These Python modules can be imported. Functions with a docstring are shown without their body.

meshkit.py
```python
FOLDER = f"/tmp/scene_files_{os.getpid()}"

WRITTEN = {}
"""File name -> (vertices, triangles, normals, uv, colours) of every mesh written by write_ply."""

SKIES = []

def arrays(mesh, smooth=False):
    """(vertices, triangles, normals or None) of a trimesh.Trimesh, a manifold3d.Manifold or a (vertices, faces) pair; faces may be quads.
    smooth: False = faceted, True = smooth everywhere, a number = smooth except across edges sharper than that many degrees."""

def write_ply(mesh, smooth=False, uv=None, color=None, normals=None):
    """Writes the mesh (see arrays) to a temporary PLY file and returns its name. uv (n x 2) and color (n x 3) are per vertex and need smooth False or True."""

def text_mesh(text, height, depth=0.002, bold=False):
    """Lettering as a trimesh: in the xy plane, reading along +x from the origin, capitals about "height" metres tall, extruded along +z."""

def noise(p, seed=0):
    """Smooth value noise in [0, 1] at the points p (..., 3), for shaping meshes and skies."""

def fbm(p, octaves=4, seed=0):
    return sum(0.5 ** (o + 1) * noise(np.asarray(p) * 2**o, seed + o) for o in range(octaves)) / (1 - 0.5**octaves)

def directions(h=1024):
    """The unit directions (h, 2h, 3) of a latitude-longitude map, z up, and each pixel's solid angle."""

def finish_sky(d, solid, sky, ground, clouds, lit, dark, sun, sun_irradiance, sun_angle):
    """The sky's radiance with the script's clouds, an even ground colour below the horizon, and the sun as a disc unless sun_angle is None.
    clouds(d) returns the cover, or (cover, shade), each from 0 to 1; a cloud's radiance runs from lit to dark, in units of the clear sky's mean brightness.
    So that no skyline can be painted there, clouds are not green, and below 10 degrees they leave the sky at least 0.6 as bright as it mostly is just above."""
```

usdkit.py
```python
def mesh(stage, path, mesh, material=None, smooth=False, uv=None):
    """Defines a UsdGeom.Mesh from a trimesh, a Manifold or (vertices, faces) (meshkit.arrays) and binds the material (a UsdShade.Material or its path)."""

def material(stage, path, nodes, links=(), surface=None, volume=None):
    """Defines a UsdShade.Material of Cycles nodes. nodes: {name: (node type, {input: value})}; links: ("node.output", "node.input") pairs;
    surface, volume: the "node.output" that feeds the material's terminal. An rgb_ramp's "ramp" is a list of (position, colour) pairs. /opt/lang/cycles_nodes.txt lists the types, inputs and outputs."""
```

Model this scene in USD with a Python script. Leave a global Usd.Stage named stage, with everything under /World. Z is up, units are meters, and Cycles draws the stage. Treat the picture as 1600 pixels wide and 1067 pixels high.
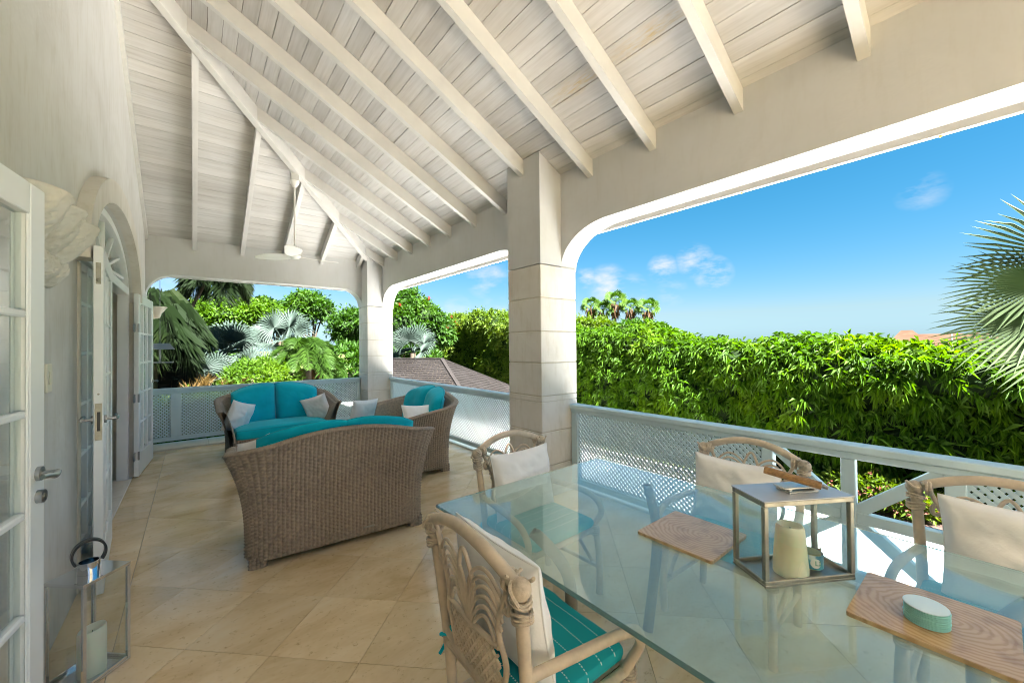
import math, random
import numpy as np
import trimesh
from shapely.geometry import Polygon, box as sbox, LineString
from shapely import affinity
import usdkit, meshkit
from pxr import Usd, UsdGeom, UsdLux, UsdShade, Gf, Sdf, Vt

stage = Usd.Stage.CreateInMemory()
UsdGeom.SetStageUpAxis(stage, UsdGeom.Tokens.z)
UsdGeom.SetStageMetersPerUnit(stage, 1.0)
UsdGeom.Xform.Define(stage, '/World')
UsdGeom.Scope.Define(stage, '/World/Looks')
PI = math.pi

# ------------------------------------------------------------------ camera, sky, sun, exposure
FPX, YAW, PITCH, ROLL, EYE = 614.93, math.radians(38.97), math.radians(0.6157), math.radians(-0.598), 1.6
_ax = np.array([math.sin(YAW), math.cos(YAW), 0]); _rt = np.array([math.cos(YAW), -math.sin(YAW), 0]); _z = np.array([0, 0, 1.0])
_fw = _ax * math.cos(PITCH) + _z * math.sin(PITCH); _u = _z * math.cos(PITCH) - _ax * math.sin(PITCH)
_r = _rt * math.cos(ROLL) + _u * math.sin(ROLL); _up = _u * math.cos(ROLL) - _rt * math.sin(ROLL)
EXPOSURE = 4.36
cam = UsdGeom.Camera.Define(stage, '/World/camera')
cam.CreateHorizontalApertureAttr(36.0); cam.CreateVerticalApertureAttr(36.0 * 682 / 1024)
cam.CreateFocalLengthAttr(36.0 * FPX / 1600); cam.CreateClippingRangeAttr(Gf.Vec2f(0.05, 5000)); cam.CreateExposureAttr(EXPOSURE)
M = Gf.Matrix4d(*_r, 0, *_up, 0, *(-_fw), 0, 0, 0, EYE, 1)
UsdGeom.Xformable(cam).AddTransformOp().Set(M)

SUN = np.array([0.05, -0.60, 0.80]); SUN = SUN / np.linalg.norm(SUN)
SUN_EL = math.asin(SUN[2]); SUN_ROT = math.atan2(SUN[0], SUN[1])
SKY_STRENGTH, SUN_INT = 0.05, 1.25
sun = UsdLux.DistantLight.Define(stage, '/World/sun')
sun.CreateIntensityAttr(SUN_INT); sun.CreateAngleAttr(0.5); sun.CreateColorAttr(Gf.Vec3f(1.0, 0.99, 0.97)); sun.CreateNormalizeAttr(True)
_zz = SUN; _xx = np.cross([0, 0, 1.0], _zz); _xx /= np.linalg.norm(_xx); _yy = np.cross(_zz, _xx)
UsdGeom.Xformable(sun).AddTransformOp().Set(Gf.Matrix4d(*_xx, 0, *_yy, 0, *_zz, 0, 0, 0, 0, 1))

def ray(u, v):
    d = _fw + (u - 800) / FPX * _r - (v - 533.5) / FPX * _up
    return d
def at(u, v, dist):
    """the point that far away (over the ground) along a line of sight"""
    d = ray(u, v); return np.array([0, 0, EYE]) + d * dist / math.hypot(d[0], d[1])

def sky_material():
    n = {'tc': ('texture_coordinate', {}),
         'sky': ('sky_texture', {'sky_type': 'single_scattering', 'sun_disc': False, 'sun_elevation': SUN_EL, 'sun_rotation': SUN_ROT, 'air_density': 1.25, 'aerosol_density': 0.35, 'ozone_density': 2.4}),
         'hsv': ('hsv', {'saturation': 1.25, 'value': 0.55 * 0.36}), 'sp': ('separate_color', {}), 'cb': ('combine_color', {}),
         'pr': ('math', {'math_type': 'power', 'value2': 1.35}), 'pg': ('math', {'math_type': 'power', 'value2': 0.75}), 'kr': ('math', {'math_type': 'multiply', 'value2': 0.56}), 'kg': ('math', {'math_type': 'multiply', 'value2': 0.70}), 'kb': ('math', {'math_type': 'multiply', 'value2': 0.87}), 'gx': ('math', {'math_type': 'multiply', 'value2': 1.14}), 'mb': ('math', {'math_type': 'maximum'}), 'gm': ('math', {'math_type': 'multiply', 'value2': 0.66}), 'mn': ('math', {'math_type': 'minimum'}),
         'bg': ('background_shader', {'strength': SKY_STRENGTH}),
         'noise': ('noise_texture', {'scale': 9.0, 'detail': 7.0, 'roughness': 0.62}),
         'map': ('mapping', {'scale': (1.0, 1.0, 2.6)}),
         'sub': ('math', {'math_type': 'multiply', 'value2': 1.0, 'use_clamp': True}),
         'rng': ('map_range', {'from_min': 0.44, 'from_max': 0.66, 'to_min': 0.0, 'to_max': 1.0, 'clamp': True}),
         'mix': ('mix_color', {'b': (0.90, 0.95, 1.0), 'use_clamp': False})}
    l = [('tc.generated', 'map.vector'), ('map.vector', 'noise.vector'), ('noise.fac', 'rng.value'), ('sky.color', 'hsv.color'), ('hsv.color', 'sp.color'), ('sp.r', 'pr.value1'), ('sp.g', 'pg.value1'), ('pr.value', 'kr.value1'), ('pg.value', 'kg.value1'), ('sp.b', 'kb.value1'), ('kg.value', 'gm.value1'), ('kr.value', 'mn.value1'), ('gm.value', 'mn.value2'), ('mn.value', 'cb.r'), ('kg.value', 'cb.g'), ('kg.value', 'gx.value1'), ('kb.value', 'mb.value1'), ('gx.value', 'mb.value2'), ('mb.value', 'cb.b'), ('cb.color', 'mix.a')]
    prev = None
    # where the scattered small clouds float: a direction and an angular size each
    for i, (u, v, size, w) in enumerate([(1035, 420, 0.030, 1.0), (1085, 408, 0.035, .9), (1115, 428, 0.035, 1.0), (950, 445, 0.045, .9), (985, 452, 0.035, .8), (915, 435, 0.025, .9), (1050, 455, 0.03, .5), (760, 430, 0.05, .7), (775, 480, 0.03, .6), (715, 482, 0.03, .5), (1440, 300, 0.03, .4), (300, 455, 0.12, .35)]):
        d = ray(u, v); d = d / np.linalg.norm(d)
        n[f'd{i}'] = ('mix_vector', {'fac': 1.0})
        n[f'nm{i}'] = ('normal', {'direction': tuple(d), 'normal': (0, 0, 1)})
        n.pop(f'd{i}')
        n[f'r{i}'] = ('map_range', {'from_min': math.cos(size * 1.25), 'from_max': math.cos(size * 0.3), 'to_min': 0.0, 'to_max': w, 'clamp': True})
        l += [('tc.generated', f'nm{i}.normal'), (f'nm{i}.dot', f'r{i}.value')]
        if prev:
            n[f'm{i}'] = ('math', {'math_type': 'maximum'}); l += [(prev, f'm{i}.value1'), (f'r{i}.result', f'm{i}.value2')]; prev = f'm{i}.value'
        else:
            prev = f'r{i}.result'
    l += [(prev, 'sub.value1'), ('rng.result', 'sub.value2'), ('sub.value', 'mix.fac'), ('mix.result', 'bg.color')]
    return usdkit.material(stage, '/World/Looks/sky_look', n, l, surface='bg.background')
dome = UsdLux.DomeLight.Define(stage, '/World/sky')
UsdShade.MaterialBindingAPI.Apply(dome.GetPrim()).Bind(sky_material())
dome.GetPrim().SetCustomDataByKey('kind', 'structure')

# ------------------------------------------------------------------ naming, tagging
_count = {}
def numbered(parent, name):
    k = (parent, name); i = _count.get(k, 0); _count[k] = i + 1
    return name if i == 0 else f'{name}_{i:03d}'
def tag(prim, label=None, cat=None, group=None, kind=None):
    for k, v in (('label', label), ('category', cat), ('group', group), ('kind', kind)):
        if v: prim.SetCustomDataByKey(k, v)
    return prim
class T:
    """a thing: an Xform under /World"""
    def __init__(s, name, label, cat, loc=(0, 0, 0), rotz=0.0, group=None, kind=None):
        s.path = '/World/' + numbered('/World', name); s.loc = np.array(loc, float); s.rotz = rotz
        x = UsdGeom.Xform.Define(stage, s.path)
        s.tr = x.AddTranslateOp(); s.tr.Set(Gf.Vec3d(*map(float, loc))); s.ro = x.AddRotateZOp(); s.ro.Set(math.degrees(rotz))
        s.prim = x.GetPrim(); tag(s.prim, label, cat, group, kind)
def verts_faces(mesh, smooth=False):
    return mesh
def shift(mesh, off):
    if isinstance(mesh, tuple):
        return (np.asarray(mesh[0], float) - off, mesh[1])
    m = mesh.copy(); m.apply_translation(-np.asarray(off, float)); return m
def part(t, name, mesh, mat, smooth=False, world=True, label=None, kind=None, uv=None):
    """a part (or sub-part) mesh; world: vertices are world coordinates of an unrotated thing"""
    root = t
    off = np.zeros(3)
    if isinstance(t, T): path = t.path
    elif isinstance(t, P_): path = t.path; root = t.thing
    if world: mesh = shift(mesh, root.loc)
    p = path + '/' + numbered(path, name)
    m = usdkit.mesh(stage, p, mesh, mat, smooth=smooth, uv=uv)
    tag(m.GetPrim(), label, None, None, kind)
    return P_(p, root, m.GetPrim())
class P_:
    def __init__(s, path, thing, prim): s.path, s.thing, s.prim = path, thing, prim
def solo(name, mesh, mat, label, cat, loc=None, smooth=False, group=None, kind=None, rotz=0):
    """a thing that is one mesh; the mesh is given about loc (or in world coordinates when loc is None)"""
    p = '/World/' + numbered('/World', name)
    m = usdkit.mesh(stage, p, mesh, mat, smooth=smooth)
    if loc is not None:
        m.AddTranslateOp().Set(Gf.Vec3d(*map(float, loc)))
        if rotz: m.AddRotateZOp().Set(math.degrees(rotz))
    return tag(m.GetPrim(), label, cat, group, kind)
def dup(src, name, label, loc, rotz, group=None):
    p = '/World/' + numbered('/World', name)
    x = UsdGeom.Xform.Define(stage, p)
    pr = x.GetPrim(); pr.GetReferences().AddInternalReference(src.path)
    x = UsdGeom.Xformable(pr); x.ClearXformOpOrder()
    pr.GetAttribute('xformOp:translate').Set(Gf.Vec3d(*map(float, loc))) if pr.GetAttribute('xformOp:translate') else None
    pr.GetAttribute('xformOp:rotateZ').Set(math.degrees(rotz))
    x.SetXformOpOrder([UsdGeom.XformOp(pr.GetAttribute('xformOp:translate')), UsdGeom.XformOp(pr.GetAttribute('xformOp:rotateZ'))])
    c = src.prim.GetCustomData()
    tag(pr, label, c.get('category'), group or c.get('group'))
    pr.SetInstanceable(True)
    return pr

# ------------------------------------------------------------------ materials
_m = {}
def principled(name, color, rough=0.5, var=0.0, scale=6.0, bump=0.0, bscale=60.0, rnd=0.0, stretch=(1, 1, 1), tint=None, coord='object', **kw):
    """colour with soft noise variation (var), tint = second colour of that noise, rnd = variation by object"""
    if name in _m: return _m[name]
    color = np.array(color, float)
    if rough >= 0.85: kw.setdefault('specular_ior_level', 0.08)
    n = {'p': ('principled_bsdf', {'base_color': tuple(color), 'roughness': rough, **kw})}; l = []
    if var or bump or tint is not None:
        n['tc'] = ('texture_coordinate', {}); n['g'] = ('geometry', {}); n['mp'] = ('mapping', {'scale': stretch})
        l.append(('tc.object' if coord == 'object' else 'g.position', 'mp.vector'))
    col = None
    if var or tint is not None:
        b = np.array(tint if tint is not None else color * (1 - var), float); a = color * (1 + var * 0.35) if tint is None else color
        n['nz'] = ('noise_texture', {'scale': scale, 'detail': 6.0, 'roughness': 0.6})
        n['rp'] = ('rgb_ramp', {'ramp': [(0.33, tuple(np.clip(a, 0, 1))), (0.68, tuple(b))]})
        l += [('mp.vector', 'nz.vector'), ('nz.fac', 'rp.fac')]; col = 'rp.color'
    if rnd:
        n['oi'] = ('object_info', {}); n['mr'] = ('map_range', {'to_min': 1 - rnd, 'to_max': 1 + rnd * 0.5})
        n['hs'] = ('hsv', {'color': tuple(color)}); l += [('oi.random', 'mr.value'), ('mr.result', 'hs.value')]
        if col: l.append((col, 'hs.color'))
        col = 'hs.color'
    if col: l.append((col, 'p.base_color'))
    if bump:
        n['bn'] = ('noise_texture', {'scale': bscale, 'detail': 4.0}); n['bp'] = ('bump', {'strength': bump, 'distance': 0.01})
        l += [('mp.vector', 'bn.vector'), ('bn.fac', 'bp.height'), ('bp.normal', 'p.normal')]
    _m[name] = usdkit.material(stage, '/World/Looks/' + name, n, l, surface='p.BSDF')
    return _m[name]
def leafy(name, c1, c2, trans=0.35, rough=0.45, c3=None):
    """leaves: colour by leaf, light passing through"""
    if name in _m: return _m[name]
    stops = [(0.0, c1), (0.75, c2), (1.0, c3 or c2)]
    n = {'g': ('geometry', {}), 'rp': ('rgb_ramp', {'ramp': stops}), 'nz': ('noise_texture', {'scale': 0.9, 'detail': 2.0}),
         'ad': ('math', {'math_type': 'add'}), 'sc': ('math', {'math_type': 'multiply_add', 'value2': 1.2, 'value3': -0.6}),
         'p': ('principled_bsdf', {'roughness': max(rough, .6), 'specular_ior_level': 0.18}), 't': ('translucent_bsdf', {}), 'hs': ('hsv', {'saturation': 1.1, 'value': 1.35}), 'm': ('mix_closure', {'fac': trans})}
    l = [('g.position', 'nz.vector'), ('nz.fac', 'sc.value1'), ('g.random_per_island', 'ad.value1'), ('sc.value', 'ad.value2'), ('ad.value', 'rp.fac'), ('rp.color', 'p.base_color'), ('rp.color', 'hs.color'), ('hs.color', 't.color'), ('p.BSDF', 'm.closure1'), ('t.BSDF', 'm.closure2')]
    _m[name] = usdkit.material(stage, '/World/Looks/' + name, n, l, surface='m.closure')
    return _m[name]
def boards_look(name, along):
    """whitewashed planks: grain along the plank, tone by plank, some tannin staining"""
    st = {'y': (30, 1.6, 30), 'x': (1.6, 30, 30)}[along]
    n = {'g': ('geometry', {}), 'mp': ('mapping', {'scale': st}), 'nz': ('noise_texture', {'scale': 1.0, 'detail': 8.0, 'roughness': 0.65}),
         'rp': ('rgb_ramp', {'ramp': [(0.28, (0.475, 0.455, 0.425)), (0.52, (0.56, 0.548, 0.528)), (0.75, (0.62, 0.61, 0.595))]}),
         'n2': ('noise_texture', {'scale': 1.3, 'detail': 5.0}), 'r2': ('rgb_ramp', {'ramp': [(0.38, (0.90, 0.875, 0.84)), (0.60, (1, 1, 1))]}),
         'mx': ('mix_color', {'blend_type': 'multiply', 'fac': 0.7}), 'oi': ('object_info', {}), 'mr': ('map_range', {'to_min': 0.86, 'to_max': 1.06}), 'hs': ('hsv', {}),
         'bp': ('bump', {'strength': 0.25, 'distance': 0.004}), 'p': ('principled_bsdf', {'roughness': 0.55})}
    l = [('g.position', 'mp.vector'), ('mp.vector', 'nz.vector'), ('nz.fac', 'rp.fac'), ('g.position', 'n2.vector'), ('n2.fac', 'r2.fac'), ('rp.color', 'mx.a'), ('r2.color', 'mx.b'),
         ('mx.result', 'hs.color'), ('oi.random', 'mr.value'), ('mr.result', 'hs.value'), ('hs.color', 'p.base_color'), ('nz.fac', 'bp.height'), ('bp.normal', 'p.normal')]
    if along == 'y':
        src = 'mx.result'; n['ns'] = ('noise_texture', {'scale': 1.0, 'detail': 6.0, 'roughness': 0.7}); n['ms'] = ('mapping', {'scale': (60, 9, 60)}); l += [('g.position', 'ms.vector'), ('ms.vector', 'ns.vector')]; n['rs'] = ('map_range', {'from_min': .42, 'from_max': .62, 'clamp': True}); l.append(('ns.fac', 'rs.value'))
        for i, (p, hl) in enumerate([((2.495, 2.19), .42), ((2.495, 1.52), .46)]):
            sc = (1 / .085, 1 / hl, 0.0); n[f'q{i}'] = ('mapping', {'scale': sc, 'location': (-p[0] * sc[0], -p[1] * sc[1], 0)}); n[f's{i}'] = ('gradient_texture', {'gradient_type': 'spherical'}); n[f'k{i}'] = ('math', {'math_type': 'multiply'}); n[f'x{i}'] = ('mix_color', {'b': (0.50, 0.37, 0.17)})
            l += [('g.position', f'q{i}.vector'), (f'q{i}.vector', f's{i}.vector'), (f's{i}.fac', f'k{i}.value1'), ('rs.result', f'k{i}.value2'), (f'k{i}.value', f'x{i}.fac'), (src, f'x{i}.a')]; src = f'x{i}.result'
        l = [x for x in l if x != ('mx.result', 'hs.color')] + [(src, 'hs.color')]
    _m[name] = usdkit.material(stage, '/World/Looks/' + name, n, l, surface='p.BSDF'); return _m[name]
def plaster_look(name, base, stain, amount=0.5):
    n = {'g': ('geometry', {}), 'n1': ('noise_texture', {'scale': 1.1, 'detail': 7.0, 'roughness': 0.68, 'distortion': 0.6}), 'r1': ('rgb_ramp', {'ramp': [(0.38, stain), (0.62, base)]}),
         'mp': ('mapping', {'scale': (6, 6, 1.2)}), 'n2': ('noise_texture', {'scale': 2.2, 'detail': 8.0, 'roughness': 0.7}), 'r2': ('rgb_ramp', {'ramp': [(0.30, (0.86, 0.83, 0.76)), (0.5, (1, 1, 1))]}),
         'mx': ('mix_color', {'blend_type': 'multiply', 'fac': amount}), 'n3': ('noise_texture', {'scale': 22.0, 'detail': 6.0}), 'bp': ('bump', {'strength': 0.12, 'distance': 0.02}), 'p': ('principled_bsdf', {'roughness': 0.75, 'specular_ior_level': 0.3})}
    l = [('g.position', 'n1.vector'), ('n1.fac', 'r1.fac'), ('g.position', 'mp.vector'), ('mp.vector', 'n2.vector'), ('n2.fac', 'r2.fac'), ('r1.color', 'mx.a'), ('r2.color', 'mx.b'), ('mx.result', 'p.base_color'),
         ('g.position', 'n3.vector'), ('n3.fac', 'bp.height'), ('bp.normal', 'p.normal')]
    _m[name] = usdkit.material(stage, '/World/Looks/' + name, n, l, surface='p.BSDF'); return _m[name]

WALL = plaster_look('wall_plaster', (0.665, 0.655, 0.63), (0.595, 0.58, 0.545), 0.7)
BEAM = plaster_look('beam_paint', (0.56, 0.555, 0.545), (0.525, 0.52, 0.505), 0.3)
CORAL = plaster_look('coral_stone', (0.68, 0.645, 0.59), (0.60, 0.56, 0.495), 0.7)
CARVED = plaster_look('carved_stone', (0.69, 0.665, 0.61), (0.58, 0.54, 0.46), 0.8)
MORTAR = principled('stone_joint', (0.56, 0.50, 0.40), 0.9, var=0.2)
BOARD_Y = boards_look('ceiling_board_look', 'y'); BOARD_X = boards_look('hip_board_look', 'x')
RAFTER = principled('rafter_paint', (0.60, 0.585, 0.555), 0.5, var=0.10, scale=2.5, coord='world', bump=0.15, bscale=25)
RAIL = principled('railing_paint', (0.53, 0.67, 0.71), 0.42, var=0.06, scale=5, bump=0.1, bscale=40)
SLAT = principled('slat_paint', (0.53, 0.67, 0.71), 0.5, rnd=0.06)
DOORW = principled('door_paint', (0.82, 0.84, 0.845), 0.32, var=0.04, scale=3)
STEEL = principled('brushed_steel', (0.42, 0.43, 0.44), 0.3, metallic=1.0)
CHROME = principled('polished_steel', (0.70, 0.70, 0.70), 0.09, metallic=1.0)
NICKEL = principled('weathered_nickel', (0.38, 0.36, 0.30), 0.38, var=0.3, scale=14, metallic=0.85)
TEAL = principled('teal_fabric', (0.004, 0.45, 0.58), 0.85, var=0.10, scale=9, bump=0.5, bscale=11, sheen_weight=0.15)
IVORY = principled('ivory_fabric', (0.83, 0.815, 0.79), 0.9, var=0.05, scale=8, bump=0.25, bscale=28, sheen_weight=0.1)
RATTAN = principled('rattan_pole', (0.60, 0.49, 0.36), 0.5, var=0.28, scale=9, bump=0.12, bscale=60)
BIND = principled('rattan_binding', (0.56, 0.46, 0.34), 0.6, var=0.3, scale=30, bump=0.4, bscale=90)
BLACK = principled('black_leather', (0.012, 0.012, 0.016), 0.4, var=0.2)
WAX = principled('ivory_wax', (0.90, 0.79, 0.55), 0.5, var=0.12, scale=7, subsurface_weight=0.3, subsurface_scale=0.03)
WAXG = principled('pale_wax', (0.76, 0.77, 0.66), 0.45, var=0.05, subsurface_weight=0.3, subsurface_scale=0.03)
FANW = principled('fan_white', (0.80, 0.78, 0.74), 0.35)
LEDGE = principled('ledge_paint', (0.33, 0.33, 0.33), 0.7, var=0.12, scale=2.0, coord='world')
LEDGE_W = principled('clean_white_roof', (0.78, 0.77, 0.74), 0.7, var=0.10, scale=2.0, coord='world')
def mix_glass(name, color, tint_mirror=1.0, ior=1.5, rough=0.0):
    n = {'t': ('transparent_bsdf', {'color': color}), 'gl': ('glossy_bsdf', {'color': (tint_mirror,) * 3, 'roughness': rough}), 'f': ('layer_weight', {'blend': 0.5}), 'pw': ('math', {'math_type': 'power', 'value2': 4.0}), 'ma': ('math', {'math_type': 'multiply_add', 'value2': 0.75, 'value3': 0.035, 'use_clamp': True}), 'm': ('mix_closure', {})}
    l = [('f.facing', 'pw.value1'), ('pw.value', 'ma.value1'), ('ma.value', 'm.fac'), ('t.BSDF', 'm.closure1'), ('gl.BSDF', 'm.closure2')]
    _m[name] = usdkit.material(stage, '/World/Looks/' + name, n, l, surface='m.closure'); return _m[name]
PANE = mix_glass('pane_glass', (0.93, 0.96, 0.95))
CLEAR = mix_glass('lantern_glass', (0.96, 0.975, 0.965))
def table_glass():
    n = {'g': ('glass_bsdf', {'color': (0.97, 0.99, 0.99), 'roughness': 0.0, 'IOR': 1.5}), 'd': ('diffuse_bsdf', {'color': (0.58, 0.82, 0.80)}), 'm': ('mix_closure', {'fac': 0.11}), 'ge': ('geometry', {}), 'sx': ('separate_xyz', {}), 'gt': ('math', {'math_type': 'greater_than', 'value2': 0.9}), 'ml': ('math', {'math_type': 'multiply', 'value2': 0.17}), 'av': ('absorption_volume', {'color': (0.50, 0.88, 0.82), 'density': 9.0})}
    _m['table_glass'] = usdkit.material(stage, '/World/Looks/table_glass', n, [('g.BSDF', 'm.closure1'), ('d.BSDF', 'm.closure2'), ('ge.true_normal', 'sx.vector'), ('sx.z', 'gt.value1'), ('gt.value', 'ml.value1'), ('ml.value', 'm.fac')], surface='m.closure', volume='av.volume'); return _m['table_glass']
TGLASS = table_glass()
DKRAT = principled('dark_rattan', (0.26, 0.21, 0.16), 0.5, var=0.3, scale=9)

def travertine():
    n = {'g': ('geometry', {}), 'oi': ('object_info', {}), 'of': ('math', {'math_type': 'multiply', 'value2': 37.0}), 'cv': ('combine_xyz', {}), 'va': ('mix_vector', {'fac': 0.5}),
         'mp': ('mapping', {'scale': (2.0, 4.5, 1.0), 'rotation': (0, 0, 0.785)}), 'n1': ('noise_texture', {'scale': 1.0, 'detail': 9.0, 'roughness': 0.68, 'distortion': 0.5}),
         'r1': ('rgb_ramp', {'ramp': [(0.28, (0.57, 0.39, 0.20)), (0.43, (0.72, 0.54, 0.315)), (0.55, (0.80, 0.63, 0.40)), (0.72, (0.85, 0.73, 0.54))]}),
         'n2': ('noise_texture', {'scale': 26.0, 'detail': 6.0, 'roughness': 0.75}), 'r2': ('rgb_ramp', {'ramp': [(0.30, (0.50, 0.38, 0.24)), (0.43, (1, 1, 1))]}), 'mx': ('mix_color', {'blend_type': 'multiply', 'fac': 0.7}),
         'mr': ('map_range', {'to_min': 0.95, 'to_max': 1.04}), 'hs': ('hsv', {}), 'n3': ('noise_texture', {'scale': 3.0, 'detail': 4.0}), 'rr': ('map_range', {'from_min': 0.35, 'from_max': 0.7, 'to_min': 0.10, 'to_max': 0.26, 'clamp': True}),
         'bp': ('bump', {'strength': 0.06, 'distance': 0.01}), 'p': ('principled_bsdf', {'specular_ior_level': 0.5})}
    l = [('oi.random', 'of.value1'), ('of.value', 'cv.x'), ('of.value', 'cv.y'), ('g.position', 'va.a'), ('cv.vector', 'va.b'), ('va.result', 'mp.vector'), ('mp.vector', 'n1.vector'), ('n1.fac', 'r1.fac'), ('g.position', 'n2.vector'), ('n2.fac', 'r2.fac'),
         ('r1.color', 'mx.a'), ('r2.color', 'mx.b'), ('mx.result', 'hs.color'), ('oi.random', 'mr.value'), ('mr.result', 'hs.value'), ('hs.color', 'p.base_color'), ('g.position', 'n3.vector'), ('n3.fac', 'rr.value'), ('rr.result', 'p.roughness'), ('n3.fac', 'bp.height'), ('bp.normal', 'p.normal')]
    n['va'][1]['use_clamp'] = False
    _m['travertine'] = usdkit.material(stage, '/World/Looks/travertine', n, l, surface='p.BSDF'); return _m['travertine']
TRAV = travertine()

# ------------------------------------------------------------------ mesh helpers
cat_ = trimesh.util.concatenate
def bx(x0, x1, y0, y1, z0, z1, b=0.0):
    """a box; b chamfers its edges"""
    x0, x1 = min(x0, x1), max(x0, x1); y0, y1 = min(y0, y1), max(y0, y1); z0, z1 = min(z0, z1), max(z0, z1)
    if b <= 0:
        return trimesh.creation.box(bounds=[[x0, y0, z0], [x1, y1, z1]])
    b = min(b, 0.45 * (x1 - x0), 0.45 * (y1 - y0), 0.45 * (z1 - z0)); pts = []
    for i, x in ((1, x0), (-1, x1)):
        for j, y in ((1, y0), (-1, y1)):
            for k, z in ((1, z0), (-1, z1)):
                pts += [(x + i * b, y + j * b, z), (x + i * b, y, z + k * b), (x, y + j * b, z + k * b)]
    return trimesh.convex.convex_hull(np.array(pts))
def bar(p0, p1, w, h, up=(0, 0, 1), b=0.0):
    """a bar from p0 to p1: w across, h along up, centred"""
    p0, p1 = np.array(p0, float), np.array(p1, float); d = p1 - p0; L = np.linalg.norm(d); d /= L
    s = np.cross(d, up); s /= np.linalg.norm(s); u = np.cross(s, d)
    m = bx(-w / 2, w / 2, 0, L, -h / 2, h / 2, b)
    R = np.eye(4); R[:3, 0] = s; R[:3, 1] = d; R[:3, 2] = u; R[:3, 3] = p0
    m.apply_transform(R); return m
def smoothpath(pts, n=6, closed=False):
    from scipy.interpolate import CubicSpline
    p = np.array(pts, float)
    if closed: p = np.vstack([p, p[:1]])
    t = np.r_[0, np.cumsum(np.linalg.norm(np.diff(p, axis=0), axis=1))]
    return CubicSpline(t, p, bc_type='periodic' if closed else 'natural')(np.linspace(0, t[-1], n * (len(p) - 1) + 1))
def tube(pts, r, sides=10, cap=True):
    p = np.asarray(pts, float); r = np.broadcast_to(r, (len(p),))
    t = np.gradient(p, axis=0); t /= np.linalg.norm(t, axis=1, keepdims=True) + 1e-12
    ref = np.array([0, 0, 1.0]) if abs(t[0][2]) < 0.9 else np.array([1.0, 0, 0])
    a = np.cross(t[0], ref); a /= np.linalg.norm(a); A = []
    for k in range(len(p)):
        a = a - t[k] * (a @ t[k]); a /= np.linalg.norm(a) + 1e-12; A.append(a)
    A = np.array(A); B = np.cross(t, A); ang = np.arange(sides) * 2 * PI / sides
    v = (p[:, None] + r[:, None, None] * (np.cos(ang)[None, :, None] * A[:, None] + np.sin(ang)[None, :, None] * B[:, None])).reshape(-1, 3)
    i, j = np.meshgrid(np.arange(len(p) - 1), np.arange(sides), indexing='ij'); jn = (j + 1) % sides
    q = np.stack([i * sides + j, i * sides + jn, (i + 1) * sides + jn, (i + 1) * sides + j], -1).reshape(-1, 4)
    f = np.vstack([q[:, [0, 1, 2]], q[:, [0, 2, 3]]])
    if cap:
        n0 = len(v); v = np.vstack([v, p[:1], p[-1:]]); e = np.arange(sides); en = (e + 1) % sides; o = (len(p) - 1) * sides
        f = np.vstack([f, np.c_[np.full(sides, n0), en, e], np.c_[np.full(sides, n0 + 1), o + e, o + en]])
    return trimesh.Trimesh(v, f, process=False)
def lathe(prof, seg=32, centre=(0, 0, 0)):
    m = trimesh.creation.revolve(np.array(prof, float), sections=seg); m.apply_translation(centre); return m
def extrude(poly, h):
    return trimesh.creation.extrude_polygon(poly, h, engine='earcut')
def to_yz(m, x0):
    """an (x, y, z) extrusion read as (Y, Z, thickness along +X from x0)"""
    v = np.array(m.vertices); f = np.array(m.faces)
    return trimesh.Trimesh(np.c_[v[:, 2] + x0, v[:, 0], v[:, 1]], f, process=False)
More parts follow.
